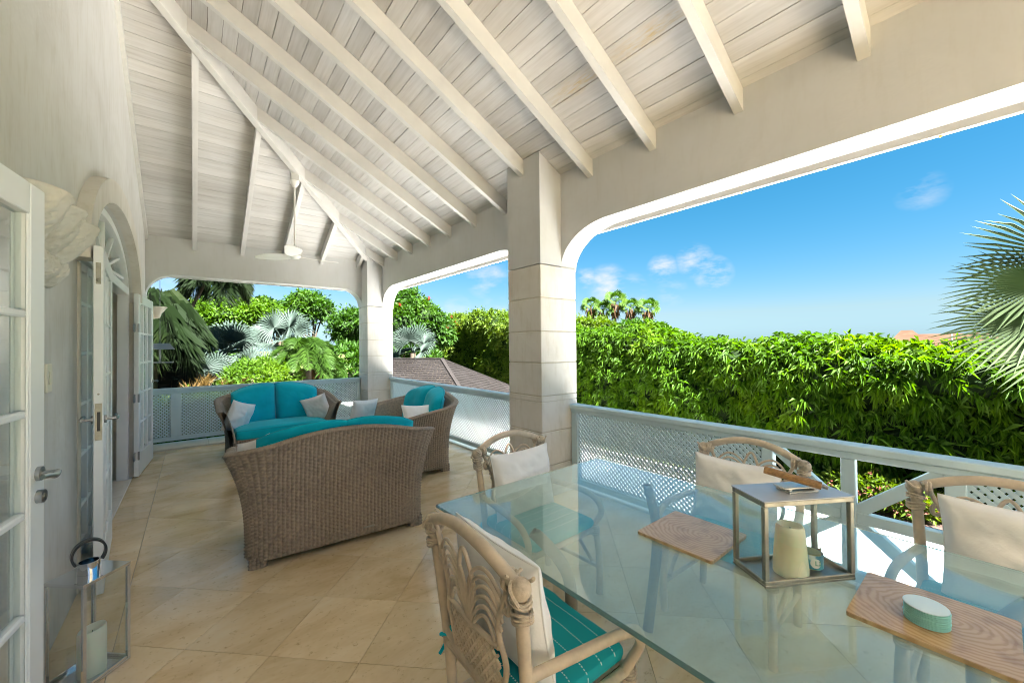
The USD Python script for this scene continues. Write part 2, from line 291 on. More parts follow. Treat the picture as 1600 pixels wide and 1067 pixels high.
def to_xz(m, y0):
    v = np.array(m.vertices); f = np.array(m.faces)[:, ::-1]
    return trimesh.Trimesh(np.c_[v[:, 0], v[:, 2] + y0, v[:, 1]], f, process=False)
def grid_faces(a, b, closed_a=False):
    i, j = np.meshgrid(np.arange(a if closed_a else a - 1), np.arange(b - 1), indexing='ij'); i2 = (i + 1) % a
    return np.stack([i * b + j, i2 * b + j, i2 * b + j + 1, i * b + j + 1], -1).reshape(-1, 4)
def rounded(w, d, h, r, puff=0.0, seed=0, n=14):
    """a soft upholstered block: rounded box w x d x h resting on z=0, its top swelling by puff"""
    g = np.linspace(-1, 1, n)
    m = trimesh.creation.box(extents=(2, 2, 2)).subdivide().subdivide().subdivide().subdivide()
    v = np.array(m.vertices); half = np.array([w, d, h]) / 2; r = min(r, h / 2 * 0.98)
    q = v * half; inner = half - r; c = np.clip(q, -inner, inner); dlt = q - c; L = np.linalg.norm(dlt, axis=1, keepdims=True)
    q = np.where(L > 1e-9, c + dlt / np.maximum(L, 1e-9) * np.minimum(L, r), q)
    k = np.clip(1 - (q[:, 0] / half[0]) ** 2, 0, 1) * np.clip(1 - (q[:, 1] / half[1]) ** 2, 0, 1)
    q[:, 2] += np.where(q[:, 2] > 0, 1, -0.3) * puff * k ** 0.7
    q += (meshkit.fbm(q * 7 + seed, 3, seed)[:, None] - 0.5) * 0.014
    q[:, 2] += half[2]
    return trimesh.Trimesh(q, m.faces, process=False)
def pillow(w, h, t, seed=0, n=26):
    """a throw pillow in the xz plane, thickness along y, centred; corners drawn out, sides pinched, wrinkles"""
    a = np.linspace(-1, 1, n); U, V = np.meshgrid(a, a, indexing='ij')
    th = (np.clip(1 - U ** 2, 0, 1) * np.clip(1 - V ** 2, 0, 1)) ** 0.42
    px = U * (1 - 0.07 * (1 - V ** 2)) * w / 2; pz = V * (1 - 0.07 * (1 - U ** 2)) * h / 2
    wr = (meshkit.fbm(np.stack([U * 2.2 + seed, V * 2.2, U * 0], -1), 4, seed) - 0.5) * 0.055 * th
    f = grid_faces(n, n); f = np.vstack([f[:, [0, 1, 2]], f[:, [0, 2, 3]]])
    A = np.stack([px, th * t / 2 + wr + 0.004, pz], -1).reshape(-1, 3); B = np.stack([px, -th * t / 2 + wr * 0.6 - 0.004, pz], -1).reshape(-1, 3)
    e = np.r_[np.arange(n) * n, (n - 1) * n + np.arange(1, n), (np.arange(n - 2, -1, -1)) * n + n - 1, np.arange(n - 2, 0, -1)]
    en = np.roll(e, -1); o = n * n
    side = np.vstack([np.c_[e, en, en + o], np.c_[e, en + o, e + o]])
    return trimesh.Trimesh(np.vstack([A, B]), np.vstack([f[:, ::-1], f + o, side]), process=False), np.vstack([A[e], A[e[:1]]]) - np.array([0, 0.004, 0])
def place(m, loc=(0, 0, 0), rz=0.0, rx=0.0, ry=0.0):
    m = m.copy()
    if rx: m.apply_transform(trimesh.transformations.rotation_matrix(rx, (1, 0, 0)))
    if ry: m.apply_transform(trimesh.transformations.rotation_matrix(ry, (0, 1, 0)))
    if rz: m.apply_transform(trimesh.transformations.rotation_matrix(rz, (0, 0, 1)))
    m.apply_translation(loc); return m

# ================================================================== THE LARGE STRUCTURE
WX = -0.60                      # face of the house wall
BXF, BYF = 3.107, 8.55          # inner faces of the two veranda beams
SLOPE = 0.519
YN = -6.6                       # how far the veranda runs behind the camera
GZ = -2.2                       # garden level
def zr_(x): return 3.455 + SLOPE * (BXF - x)
def zb_(y): return 3.44 + SLOPE * (BYF - y)

# ---- ground
def ground():
    g = np.r_[-600, -200, -80, -40, np.arange(-24, 49, 3.0), 60, 90, 200, 600]
    X, Y = np.meshgrid(g, g, indexing='ij'); Z = np.full_like(X, GZ)
    Z = Z - 0.25 * meshkit.fbm(np.stack([X * .2, Y * .2, X * 0], -1), 3, 5) * (np.hypot(X, Y) > 20)
    v = np.stack([X, Y, Z], -1).reshape(-1, 3); return (v, grid_faces(len(g), len(g)))
n = {'g': ('geometry', {}), 'n1': ('noise_texture', {'scale': 0.35, 'detail': 6.0, 'roughness': 0.65}), 'r1': ('rgb_ramp', {'ramp': [(0.40, (0.03, 0.05, 0.008)), (0.52, (0.05, 0.065, 0.014)), (0.60, (0.10, 0.085, 0.05))]}),
     'n2': ('noise_texture', {'scale': 14.0, 'detail': 6.0}), 'r2': ('rgb_ramp', {'ramp': [(0.3, (0.55, 0.55, 0.5)), (0.6, (1, 1, 1))]}), 'mx': ('mix_color', {'blend_type': 'multiply', 'fac': 0.8}), 'bp': ('bump', {'strength': 0.6, 'distance': 0.05}), 'p': ('principled_bsdf', {'roughness': 0.95, 'specular_ior_level': .08})}
GROUND = usdkit.material(stage, '/World/Looks/garden_ground', n, [('g.position', 'n1.vector'), ('n1.fac', 'r1.fac'), ('g.position', 'n2.vector'), ('n2.fac', 'r2.fac'), ('r1.color', 'mx.a'), ('r2.color', 'mx.b'), ('mx.result', 'p.base_color'), ('n2.fac', 'bp.height'), ('bp.normal', 'p.normal')], surface='p.BSDF')
solo('ground', ground(), GROUND, 'grass and bare earth of the garden below the veranda', None, kind='structure')
PAVING = principled('garden_paving', (0.42, 0.40, 0.375), 0.9, var=0.25, scale=1.5, coord='world', bump=0.3, bscale=20)
solo('garden_path', bx(3.3, 8.6, -14, 3.3, GZ - 0.05, GZ + 0.03), PAVING, 'pale gravel path beside the house', None, kind='structure')
CORALG = principled('coral_gravel', (0.68, 0.65, 0.60), 0.9, var=0.2, scale=1.5, coord='world', bump=0.3, bscale=20)
solo('gravel_court', cat_([bx(3.3, 11.6, 3.305, 16, GZ - 0.05, GZ + 0.032), bx(-9, 3.3, 8.9, 11.4, GZ - 0.05, GZ + 0.032)]), CORALG, 'white coral gravel round the corner of the house', None, kind='structure')
BLUE = principled('blue_court', (0.014, 0.021, 0.050), 0.7, var=0.12, scale=3, coord='world')
solo('court', bx(8.7, 11.55, -6.0, 2.35, GZ - 0.05, GZ + 0.045), BLUE, 'blue painted court floor between the veranda and the hedge', None, kind='structure')
PINK = principled('pink_gravel', (0.055, 0.035, 0.028), 0.95, var=0.45, scale=12, coord='world', bump=0.6, bscale=30)
solo('gravel_bed', bx(11.55, 13.6, -6.0, 3.3, GZ - 0.05, GZ + 0.06), PINK, 'pinkish gravel bed along the foot of the hedge', None, kind='structure', )
solo('gravel_bed', bx(8.7, 11.55, 2.35, 3.3, GZ - 0.05, GZ + 0.06), PINK, 'pinkish gravel strip at the end of the blue court', None, kind='structure')
# white flat roof just outside and below the railing
lr = T('lower_roof', 'sunlit white flat roof ledge just outside the right railing', 'roof', (4.1, 2.5, GZ))
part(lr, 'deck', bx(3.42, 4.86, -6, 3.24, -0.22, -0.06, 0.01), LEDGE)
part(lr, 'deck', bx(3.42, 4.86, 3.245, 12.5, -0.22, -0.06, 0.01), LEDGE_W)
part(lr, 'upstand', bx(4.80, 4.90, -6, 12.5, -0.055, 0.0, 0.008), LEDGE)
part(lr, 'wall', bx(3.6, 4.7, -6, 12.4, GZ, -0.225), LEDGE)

# ---- floor: travertine squares laid diagonally inside a straight border
fl = T('veranda_floor', 'cream travertine floor of the veranda', None, (1.3, 3.0, 0), kind='structure')
part(fl, 'slab', bx(WX - 0.02, 3.42, YN, 8.84, -0.20, -0.010), MORTAR)
rng = random.Random(4)
def tile_mesh(poly, top=0.0, th=0.02, g=0.0012, ch=0.002):
    poly = poly.buffer(-g, join_style=2)
    if poly.is_empty or poly.area < 4e-4: return None
    m = extrude(poly, th - 0.0); m.apply_translation((0, 0, top - th)); return m
field = sbox(-0.335, YN, 3.30, 8.28)
P0, Q0, TS = 1.92, 1.0, 0.489
tiles = []
for i in range(-18, 18):
    for j in range(-20, 18):
        p0, q0 = P0 + i * TS, Q0 + j * TS
        c = [((p - q) / 2 ** .5, (p + q) / 2 ** .5) for p, q in ((p0, q0), (p0 + TS, q0), (p0 + TS, q0 + TS), (p0, q0 + TS))]
        pg = Polygon(c).intersection(field)
        if not pg.is_empty and pg.area > 1e-3 and pg.geom_type == 'Polygon': tiles.append(pg)
for k in range(34):
    y0 = YN + k * 0.489
    if y0 < 8.28: tiles.append(sbox(WX, y0, -0.337, min(y0 + 0.489, 8.28)))
tiles.sort(key=lambda p: (0 if p.centroid.y > -0.4 else 1, p.centroid.y))
for pg in tiles[:292]:
    m = tile_mesh(pg, top=rng.uniform(-0.0006, 0.0))
    if m is not None: part(fl, 'tile', m, TRAV)
rest = [m for m in (tile_mesh(p) for p in tiles[292:]) if m is not None]
if rest: part(fl, 'tile_field', cat_(rest), TRAV, kind='stuff')
KERB = principled('kerb_stone', (0.74, 0.68, 0.58), 0.45, var=0.12, scale=4, coord='world')
for k in range(5):
    part(fl, 'kerb_stone', bx(WX + k * 0.79 + 0.0015, WX + (k + 1) * 0.79 - 0.0015, 8.284, 8.83, -0.02, 0.028, 0.006), KERB)
for k in range(31):
    y0 = YN + k * 0.48
    part(fl, 'kerb_stone', bx(3.304, 3.41, y0 + .0015, min(y0 + 0.4785, 8.28), -0.02, 0.028, 0.006), KERB)

# ---- house wall with its door openings, archivolt, carved capitals
def arch_pts(c, a, b, z0, n=28, y_from=None):
    t = np.linspace(0, PI, n); return [(c + a * math.cos(x), z0 + b * math.sin(x)) for x in t]
AC, AA, AB, AZ = 5.38, 1.52, 0.66, 2.25         # arched opening: centre, half width, rise, springing
outer = Polygon([(YN, -0.2), (9.0, -0.2), (9.0, 5.6), (YN, 5.6)])
hole = Polygon([(AC - AA, 0.0), (AC + AA, 0.0)] + arch_pts(AC, AA, AB, AZ))
hole2 = Polygon([(-0.45, 0.0), (1.40, 0.0)] + arch_pts(0.475, 0.925, 0.5, AZ))
hw = T('house_wall', 'off white lime plastered house wall with arched doorways', 'wall', (WX - 0.14, 2.4, 0))
def clip_far(poly): return poly.intersection(Polygon([(YN, -0.2), (8.86, -0.2), (8.86, 3.6), (4.84, 5.6), (YN, 5.6)]))
part(hw, 'plaster', to_yz(extrude(clip_far(outer.difference(hole).difference(hole2)), 0.28), WX - 0.28), WALL)
ring = Polygon([(AC - AA - 0.17, AZ - 0.05)] + arch_pts(AC, AA + 0.17, AB + 0.20, AZ)[::-1] + [(AC + AA + 0.17, AZ - 0.05)])
ringin = Polygon([(AC - AA, AZ - 0.3)] + arch_pts(AC, AA, AB, AZ)[::-1] + [(AC + AA, AZ - 0.3)])
part(hw, 'archivolt', to_yz(extrude(ring.difference(ringin), 0.085), WX - 0.005), CORAL)
ring2 = Polygon(arch_pts(AC, AA + 0.05, AB + 0.06, AZ)[::-1]).difference(Polygon(arch_pts(AC, AA - 0.005, AB - 0.005, AZ - 0.02)[::-1] + [(AC + AA, AZ - 0.2), (AC - AA, AZ - 0.2)]))
for sgn, nm in ((-1, 'jamb_stone'), (1, 'jamb_stone')):
    y = AC + sgn * AA
    part(hw, nm, bx(WX - 0.20, WX + 0.012, y - 0.03 if sgn < 0 else y - 0.03, y + 0.03, 0, AZ - 0.06, 0.006), CARVED)
def capital(yc):
    """a carved shell capital: broad scalloped flutes flaring upwards over a smaller fluted neck"""
    def shell(y0, y1, z0, z1, p0, p1, lobes, deep, grow, n=150, k=40):
        s_ = np.linspace(0, 1, n); t_ = np.linspace(0, 1, k); S, Tt = np.meshgrid(s_, t_, indexing='ij')
        Ss = S + .10 * (Tt - .5) * np.sin(S * PI)                                   # the flutes swirl a little
        lob = np.sqrt(np.clip(1 - (2 * ((Ss * lobes) % 1) - 1) ** 2, 0, 1)); end = np.clip(1 - np.abs(2 * S - 1) ** 14, 0, 1) ** .5
        prof = p0 + (p1 - p0) * Tt ** 1.5 + .03 * np.sin(np.clip(Tt * 1.15, 0, 1) * PI) ; lip = 1 - .35 * np.clip((Tt - .88) / .12, 0, 1) ** 2
        pr = (prof * lip - deep * (1 - lob)) * end
        q = np.stack([S * 12 * (y1 - y0), Tt * 12 * (z1 - z0), S * 0], -1); crust = meshkit.fbm(q * 2.2 + yc, 5, 3) - .5; pits = np.clip(meshkit.noise(q * 6 + 3) - .68, 0, 1)
        pr = pr + crust * .030 - pits * .045
        yy = y0 + (y1 - y0) * S + (S - .5) * grow * Tt ** 1.5; zz = z0 + (z1 - z0) * Tt + .028 * (lob - .6) * Tt ** 3
        v = np.stack([WX - .012 + np.maximum(pr, 0), yy, zz], -1).reshape(-1, 3); f = grid_faces(n, k); top = np.arange(n) * k + k - 1; b_ = len(v); v = np.vstack([v, np.c_[np.full(n, WX - .02), v[top][:, 1], v[top][:, 2] - .02]])
        bot = np.arange(n) * k; c_ = len(v); v = np.vstack([v, np.c_[np.full(n, WX - .02), v[bot][:, 1], v[bot][:, 2]]]); a = np.arange(n - 1)
        return trimesh.Trimesh(v, np.vstack([f[:, [0, 1, 2]], f[:, [0, 2, 3]], np.c_[top[:-1], top[1:], b_ + a + 1], np.c_[top[:-1], b_ + a + 1, b_ + a], np.c_[bot[1:], bot[:-1], c_ + a], np.c_[bot[1:], c_ + a, c_ + a + 1]]), process=False)
    return shell(2.40, 3.20, 2.045, 2.275, .085, .235, 3, .085, .10), shell(2.46, 3.14, 1.925, 2.05, .045, .115, 4, .045, .06)
for yc in (2.8,):
    a, b = capital(yc)
    part(hw, 'carved_capital', a, CARVED, smooth=True); part(hw, 'capital_neck', b, CARVED, smooth=True)
SWITCH = principled('switch_plate', (0.72, 0.69, 0.58), 0.4)
sw = part(hw, 'light_switch', bx(WX - 0.002, WX + 0.011, 3.10, 3.19, 1.38, 1.53, 0.003), SWITCH)
part(sw, 'rocker', bx(WX + 0.0115, WX + 0.017, 3.125, 3.165, 1.42, 1.49, 0.002), SWITCH)
# the room behind the doors
RW = principled('room_wall', (0.62, 0.60, 0.56), 0.8)
rm = T('room', 'dim room seen through the open arched doorway', 'room', (-2.6, 4, 0))
part(rm, 'floor', bx(-4.6, WX - 0.015, -1.5, 8.9, -0.15, -0.012), principled('room_floor', (0.50, 0.41, 0.30), 0.3, var=0.2, coord='world'))
part(rm, 'wall', bx(-4.7, -4.6, -1.5, 8.9, 0, 3.2), RW); part(rm, 'wall', bx(-4.6, WX - 0.285, 8.8, 8.9, 0, 3.2), RW); part(rm, 'wall', bx(-4.6, WX - 0.285, -1.5, -1.4, 0, 3.2), RW)
part(rm, 'ceiling', bx(-4.6, WX - 0.285, -1.5, 8.9, 3.2, 3.3), RW)

# ---- door frames and fanlight
df = T('door_frame', 'white arched door frame with sunburst fanlight', 'door frame', (WX - 0.1, AC, 0))
fr_o = Polygon([(AC - AA + .03, 0.002), (AC + AA - .03, 0.002)] + arch_pts(AC, AA - 0.012, AB - 0.012, AZ)); fr_i = Polygon([(AC - AA + 0.10, 0.002), (AC + AA - 0.17, 0.002)] + arch_pts(AC, AA - 0.09, AB - 0.085, AZ))
part(df, 'arched_frame', to_yz(extrude(fr_o.difference(fr_i), 0.10), WX - 0.13), DOORW)
part(df, 'transom', bx(WX - 0.135, WX - 0.02, AC - AA + 0.10, AC + AA - 0.17, 2.27, 2.36, 0.006), DOORW)
fanc = (AC, 2.36)
for k in range(1, 8):
    a = PI * k / 8; e = (AC + (AA - .085) * math.cos(a), AZ + (AB - .085) * math.sin(a)); s0 = (fanc[0] + 0.30 * math.cos(a), fanc[1] + 0.13 * math.sin(a))
    if e[1] < 2.38: continue
    part(df, 'glazing_bar', bar((WX - 0.08, *s0), (WX - 0.08, *e), 0.03, 0.035, up=(1, 0, 0)), DOORW)
hub = Polygon([(AC + 0.32, 2.36)] + [(AC + 0.32 * math.cos(x), 2.36 + 0.145 * math.sin(x)) for x in np.linspace(0, PI, 14)])
part(df, 'sunburst_hub', to_yz(extrude(hub, 0.04), WX - 0.10), DOORW)
part(df, 'fanlight_pane', to_yz(extrude(Polygon(arch_pts(AC, AA - 0.09, AB - 0.085, AZ)).intersection(sbox(0, 2.36, 9, 4)), 0.004), WX - 0.085), PANE)
# fixed side light left of the doors
for y in (3.96, 4.24, 4.52, 4.70):
    part(df, 'side_stile', bx(WX - 0.11, WX - 0.05, y, y + (0.06 if y in (3.96, 4.70) else 0.03), 0.002, 2.268, 0.004), DOORW)
for z in (0.10, 0.42, 0.80, 1.18, 1.56, 1.94, 2.20):
    part(df, 'side_rail', bx(WX - 0.105, WX - 0.055, 4.02, 4.70, z, z + (0.03 if 0.2 < z < 2.1 else 0.068), 0.004), DOORW)
part(df, 'side_pane', bx(WX - 0.082, WX - 0.078, 4.02, 4.70, 0.13, 2.2), PANE)
part(df, 'threshold', bx(WX - 0.20, WX + 0.004, 3.92, 6.72, -0.005, 0.014, 0.004), CORAL)

def french_door(name, label, hinge, free, h=2.25, lever=0, keyhole=False, edge_lock=False, hinges=False, flip=1):
    """a glazed leaf, three panes wide and five high, from its hinge edge to its free edge (plan points)"""
    hinge, free = np.array(hinge), np.array(free); d = free - hinge; w = np.linalg.norm(d); th = 0.048
    t = T(name, label, 'door', (hinge[0], hinge[1], 0.012), math.atan2(d[1], d[0]))
    k = dict(world=False); st, rl, br = 0.105, 0.115, 0.27
    def pt(nm, m, mat=DOORW, **q): return part(t, nm, m, mat, world=False, **q)
    pt('stile', bx(0, st, -th / 2, th / 2, 0, h, .004)); pt('stile', bx(w - st, w, -th / 2, th / 2, 0, h, .004))
    pt('top_rail', bx(st, w - st, -th / 2 + .001, th / 2 - .001, h - rl, h, .003)); pt('bottom_rail', bx(st, w - st, -th / 2 + .001, th / 2 - .001, 0, br, .003))
    pw, ph = (w - 2 * st) / 3, (h - rl - br) / 5
    for i in (1, 2): pt('upright_bar', bx(st + i * pw - .013, st + i * pw + .013, -th * .36, th * .36, br, h - rl, .006))
    for j in range(1, 5):
        for i in range(3): pt('cross_bar', bx(st + i * pw + (.0135 if i else 0), st + (i + 1) * pw - (.0135 if i < 2 else 0), -th * .35, th * .35, br + j * ph - .013, br + j * ph + .013, .006))
    for s in (-1, 1):       # the raised bead that runs round the glazed part
        for q in (bx(st + .0005, st + .014, s * th * .30, s * th * .47, br, h - rl, .004), bx(w - st - .014, w - st - .0005, s * th * .30, s * th * .47, br, h - rl, .004)): pt('bead', q)
    for i in range(3):
        for j in range(5): pt('pane', bx(st + i * pw + .002, st + (i + 1) * pw - .002, -.002, .002, br + j * ph + .002, br + (j + 1) * ph - .002), PANE)
    if lever:
        for s in ((lever,) if abs(lever) == 1 else (-1, 1)):
            x0 = w - 0.052; z0 = 1.13
            pole = tube([(x0, s * th / 2, z0), (x0, s * (th / 2 + .012), z0)], .026, 20)
            hd = pt('lever_handle', pole, STEEL, smooth=40)
            neck = tube([(x0, s * (th / 2 + .010), z0), (x0, s * (th / 2 + .055), z0)], .0085, 12)
            pth = smoothpath([(x0, s * (th / 2 + .052), z0), (x0 - .035, s * (th / 2 + .058), z0 - .006), (x0 - .075, s * (th / 2 + .060), z0 + .004), (x0 - .115, s * (th / 2 + .052), z0 + .010)], 6)
            lev = tube(pth, np.linspace(.011, .0085, len(pth)), 12)
            part(hd, 'lever', cat_([neck, lev]), STEEL, smooth=50, world=False)
            if keyhole:
                ke = pt('key_escutcheon', tube([(x0, s * th / 2, z0 - .085), (x0, s * (th / 2 + .018), z0 - .085)], .024, 20), STEEL, smooth=40)
                part(ke, 'lock_cylinder', tube([(x0, s * (th / 2 + .017), z0 - .085), (x0, s * (th / 2 + .022), z0 - .085)], .010, 14), NICKEL, smooth=40, world=False)
    if edge_lock:
        pl = pt('strike_plate', bx(w, w + .003, -.016, .016, 1.0, 1.24, .001), NICKEL)
        part(pl, 'latch_slot', bx(w + .0031, w + .0045, -.006, .009, 1.06, 1.185), BLACK, world=False)
        bo = pt('edge_bolt', bx(w, w + .004, -.012, .012, 2.02, 2.16, .001), NICKEL)
        part(bo, 'bolt_knob', trimesh.creation.icosphere(2, .012).apply_translation((w + .012, 0, 2.045)), NICKEL, smooth=True, world=False)
        pt('screw', tube([(w, 0, 1.30), (w + .003, 0, 1.30)], .006, 10), NICKEL)
    if hinges:
        for z in (0.26, 0.98, 1.86):
            g = pt('hinge', cat_([bx(-.11, -.02, flip * (th / 2 - .03) - .003, flip * (th / 2 - .03) + .003, z - .05, z + .05, .002), bx(-.135, -.10, flip * (th / 2 - .03) - .004, flip * (th / 2 - .03) + .004, z - .034, z + .034, .002)]), STEEL)
            part(g, 'hinge_pin', tube([(-.006, flip * (th / 2), z - .052), (-.006, flip * (th / 2), z + .052)], .010, 12), STEEL, smooth=40, world=False)
    return t
french_door('french_door', 'nearest white glazed door leaf at the left edge with twisted lever handle', (-0.592, 1.42), (-0.470, 2.315), 2.20, lever=-1, keyhole=True)
french_door('french_door', 'white glazed door leaf folded back with strike plate on its edge towards us', (-0.562, 4.74), (-0.484, 3.70), 2.27, lever=2, edge_lock=True)
french_door('french_door', 'far white glazed door leaf hinged open on steel hinges beside the back railing', (-0.560, 6.80), (-0.487, 7.82), 2.29, lever=-1, hinges=True, flip=-1)

# ---- roof: planks on rafters, hip rafter in the corner
rf = T('veranda_roof', 'whitewashed timber hip roof over the veranda, planks on exposed rafters', 'roof', (1.2, 3.0, 3.4))
BW = 0.1275                       # plank width in plan
nb = int(math.ceil((BXF + 0.45 - WX) / BW))
cosS = 1 / math.hypot(1, SLOPE); rngb = random.Random(8)
def plank_r(x0, x1):
    """plank of the right slope between plan lines x0 < x1, mitred at the hip (Y = X + 5.443)"""
    g = 0.0022; x0, x1 = x0 + g, x1 - g; dz = rngb.uniform(-.0015, .0015); hip = lambda x: x + BYF - BXF + zoff - 0.002
    zoff = (3.44 - 3.455) / SLOPE
    lo = [(x0, YN, zr_(x0) + dz), (x1, YN, zr_(x1) + dz), (x1, hip(x1), zr_(x1) + dz), (x0, hip(x0), zr_(x0) + dz)]
    v = np.array(lo + [(x, y, z + 0.022) for x, y, z in lo]); f = np.array([[0, 3, 2, 1], [4, 5, 6, 7], [0, 1, 5, 4], [1, 2, 6, 5], [2, 3, 7, 6], [3, 0, 4, 7]]); return (v, f)
def plank_b(y0, y1):
    g = 0.0022; y0, y1 = y0 + g, y1 - g; dz = rngb.uniform(-.0015, .0015); zoff = (3.44 - 3.455) / SLOPE; hip = lambda y: y - (BYF - BXF + zoff) - 0.002
    xa = WX - 0.02
    lo = [(xa, y0, zb_(y0) + dz), (max(hip(y0), xa + .001), y0, zb_(y0) + dz), (max(hip(y1), xa + .001), y1, zb_(y1) + dz), (xa, y1, zb_(y1) + dz)]
    v = np.array(lo + [(x, y, z + 0.022) for x, y, z in lo]); f = np.array([[0, 3, 2, 1], [4, 5, 6, 7], [0, 1, 5, 4], [1, 2, 6, 5], [2, 3, 7, 6], [3, 0, 4, 7]]); return (v, f)
STAINED = None
for k in range(nb):
    x1 = BXF + 0.45 - k * BW; x0 = max(x1 - BW, WX - 0.02)
    if x1 - x0 > .02: part(rf, 'ceiling_plank', plank_r(x0, x1), BOARD_Y)
k = 0
while True:
    y1 = BYF + 0.45 - k * BW; y0 = y1 - BW; k += 1
    if y0 < 4.85: break
    part(rf, 'hip_plank', plank_b(y0, y1), BOARD_X)
# the covering that keeps the sun out
def cover():
    zo = 0.06; e = 0.62; A = np.array([[BXF + e, YN], [BXF + e, BYF + e], [WX - .3, BYF + e], [WX - .3, BYF - BXF + WX - .3], [WX - .3, YN]])
    z = lambda x, y: max(0, 0) + min(zr_(x), zb_(y)) + zo
    v = np.array([[x, y, z(x, y)] for x, y in A]); v2 = v + [0, 0, .05]
    f = [[0, 1, 3], [0, 3, 4], [1, 2, 3]]
    F = f + [[a + 5, c + 5, b + 5] for a, b, c in f]
    for a, b in ((0, 1), (1, 2), (2, 3), (3, 4), (4, 0)): F += [[a, a + 5, b + 5], [a, b + 5, b]]
    return trimesh.Trimesh(np.vstack([v, v2]), np.array(F), process=False)
SHINGLE = principled('grey_shingle', (0.16, 0.125, 0.11), 0.9, var=0.3, scale=8, rnd=0.2, coord='world')
part(rf, 'roof_covering', cover(), SHINGLE)
RWD, RDP = 0.062, 0.170
def rafter_r(yn, x_top=None):
    y0, y1 = yn, yn + RWD; zoff = (3.44 - 3.455) / SLOPE; xt = max(WX, (yn + RWD) - (BYF - BXF + zoff)) if x_top is None else x_top
    x0, x1 = xt, BXF + 0.02
    pr = Polygon([(x0, zr_(x0) - .0015), (x1, zr_(x1) - .0015), (x1, zr_(x1) - RDP), (x0, zr_(x0) - RDP)])
    return to_xz(extrude(pr, RWD), y0)
for k in range(-10, 12):
    yn = 0.448 + 0.6935 * k; part(rf, 'rafter', rafter_r(yn), RAFTER)
for xr in (0.048, 0.716, 1.377, 2.035, 2.743):
    y0, y1 = xr + (BYF - BXF), BYF + 0.02
    pr = Polygon([(y0, zb_(y0) - .0015), (y1, zb_(y1) - .0015), (y1, zb_(y1) - RDP), (y0, zb_(y0) - RDP)])
    part(rf, 'hip_side_rafter', to_yz(extrude(pr, RWD), xr - RWD), RAFTER)
part(rf, 'wall_trim', bar((WX + 0.018, 4.86, zb_(4.86) - .045), (WX + 0.018, BYF, zb_(BYF) - .045), .036, .085), RAFTER)
h0 = np.array([WX - .02, WX - .02 + BYF - BXF - 0.03, 0]); h1 = np.array([BXF - .06, BYF - 0.09, 0]); h0[2] = zr_(h0[0]) - .12; h1[2] = zr_(h1[0]) - .12
part(rf, 'hip_rafter', bar(h0, h1, .085, .20, b=.004), RAFTER)
part(rf, 'eaves_board', bx(3.46, 3.50, YN, 8.9, 2.83, 3.20), BEAM); part(rf, 'eaves_soffit', bx(3.358, 3.459, YN, 8.9, 3.00, 3.02), MORTAR)
part(rf, 'eaves_board', bx(-0.6, 3.2, 8.92, 8.96, 2.83, 3.20), BEAM)
BULB = principled('amber_bulb', (0.62, 0.40, 0.12), 0.3)
for k in range(14):
    part(rf, 'eaves_clip', trimesh.creation.icosphere(1, 0.009).apply_translation((3.478, 0.2 + 0.55 * k, 2.826)), BULB)

# ---- beams with rounded corners
def beam_profile(y0, y1, cols, zt=3.47, zb=2.84, r=0.62, rz=0.42):
    """long face in (Y, Z): a band from zb to zt, with haunches curving down at the given column faces [(y, side)]"""
    pg = sbox(y0, zb, y1, zt)
    for y, s in cols:
        t = np.linspace(0, PI / 2, 14); c = [(y, zb + .002), (y + s * r, zb + .002)] + [(y + s * (r - r * math.sin(a)), zb - rz + rz * math.cos(a)) for a in t]
        h = Polygon(c).buffer(0); pg = pg.union(h)
    return pg
b1 = T('veranda_beam', 'long white rendered beam over the right side openings', 'beam', (3.23, 2.5, 2.84))
part(b1, 'beam_body', to_yz(extrude(beam_profile(YN, 8.60, [(2.985, -1), (3.51, 1), (8.20, -1)]), 0.246), BXF), BEAM)
b2 = T('veranda_beam', 'white rendered beam across the back opening', 'beam', (1.1, 8.67, 2.83))
part(b2, 'beam_body', to_xz(extrude(beam_profile(WX, 2.80, [(WX, 1), (2.795, -1)], zt=3.455, zb=2.83, r=0.40, rz=0.36), 0.246), BYF), BEAM)
def column(label, x0, y0, ztop, w=0.54):
    t = T('column', label, 'column', (x0 + w / 2, y0 + w / 2, 0))
    part(t, 'core', bx(x0 + .008, x0 + w - .008, y0 + .008, y0 + w - .008, 0.0, 2.44), MORTAR)
    for a, b in ((0.0, .335), (.345, .69), (.70, 1.008), (1.012, 1.066), (1.076, 1.412), (1.424, 1.744), (1.756, 2.096), (2.108, 2.445)):
        part(t, 'stone_block', bx(x0, x0 + w, y0, y0 + w, a, b, .005), CORAL)
    # rendered head up to the sloping planks
    pr = Polygon([(x0 + .002, 2.455), (x0 + w - .002, 2.455), (x0 + w - .002, zr_(x0 + w) - .004), (x0 + .002, zr_(x0) - .004)])
    m = to_xz(extrude(pr, w - .004), y0 + .002)
    if ztop:
        v = np.array(m.vertices); v[:, 2] = np.minimum(v[:, 2], np.minimum(zr_(v[:, 0]), zb_(v[:, 1])) - .004); m = trimesh.Trimesh(v, m.faces, process=False)
    part(t, 'rendered_head', m, BEAM)
column('near thick white coral stone column of stacked blocks behind the dining table', 2.79, 2.97, False)
column('far white coral stone column in the corner between the two railings', 2.79, 8.19, True)

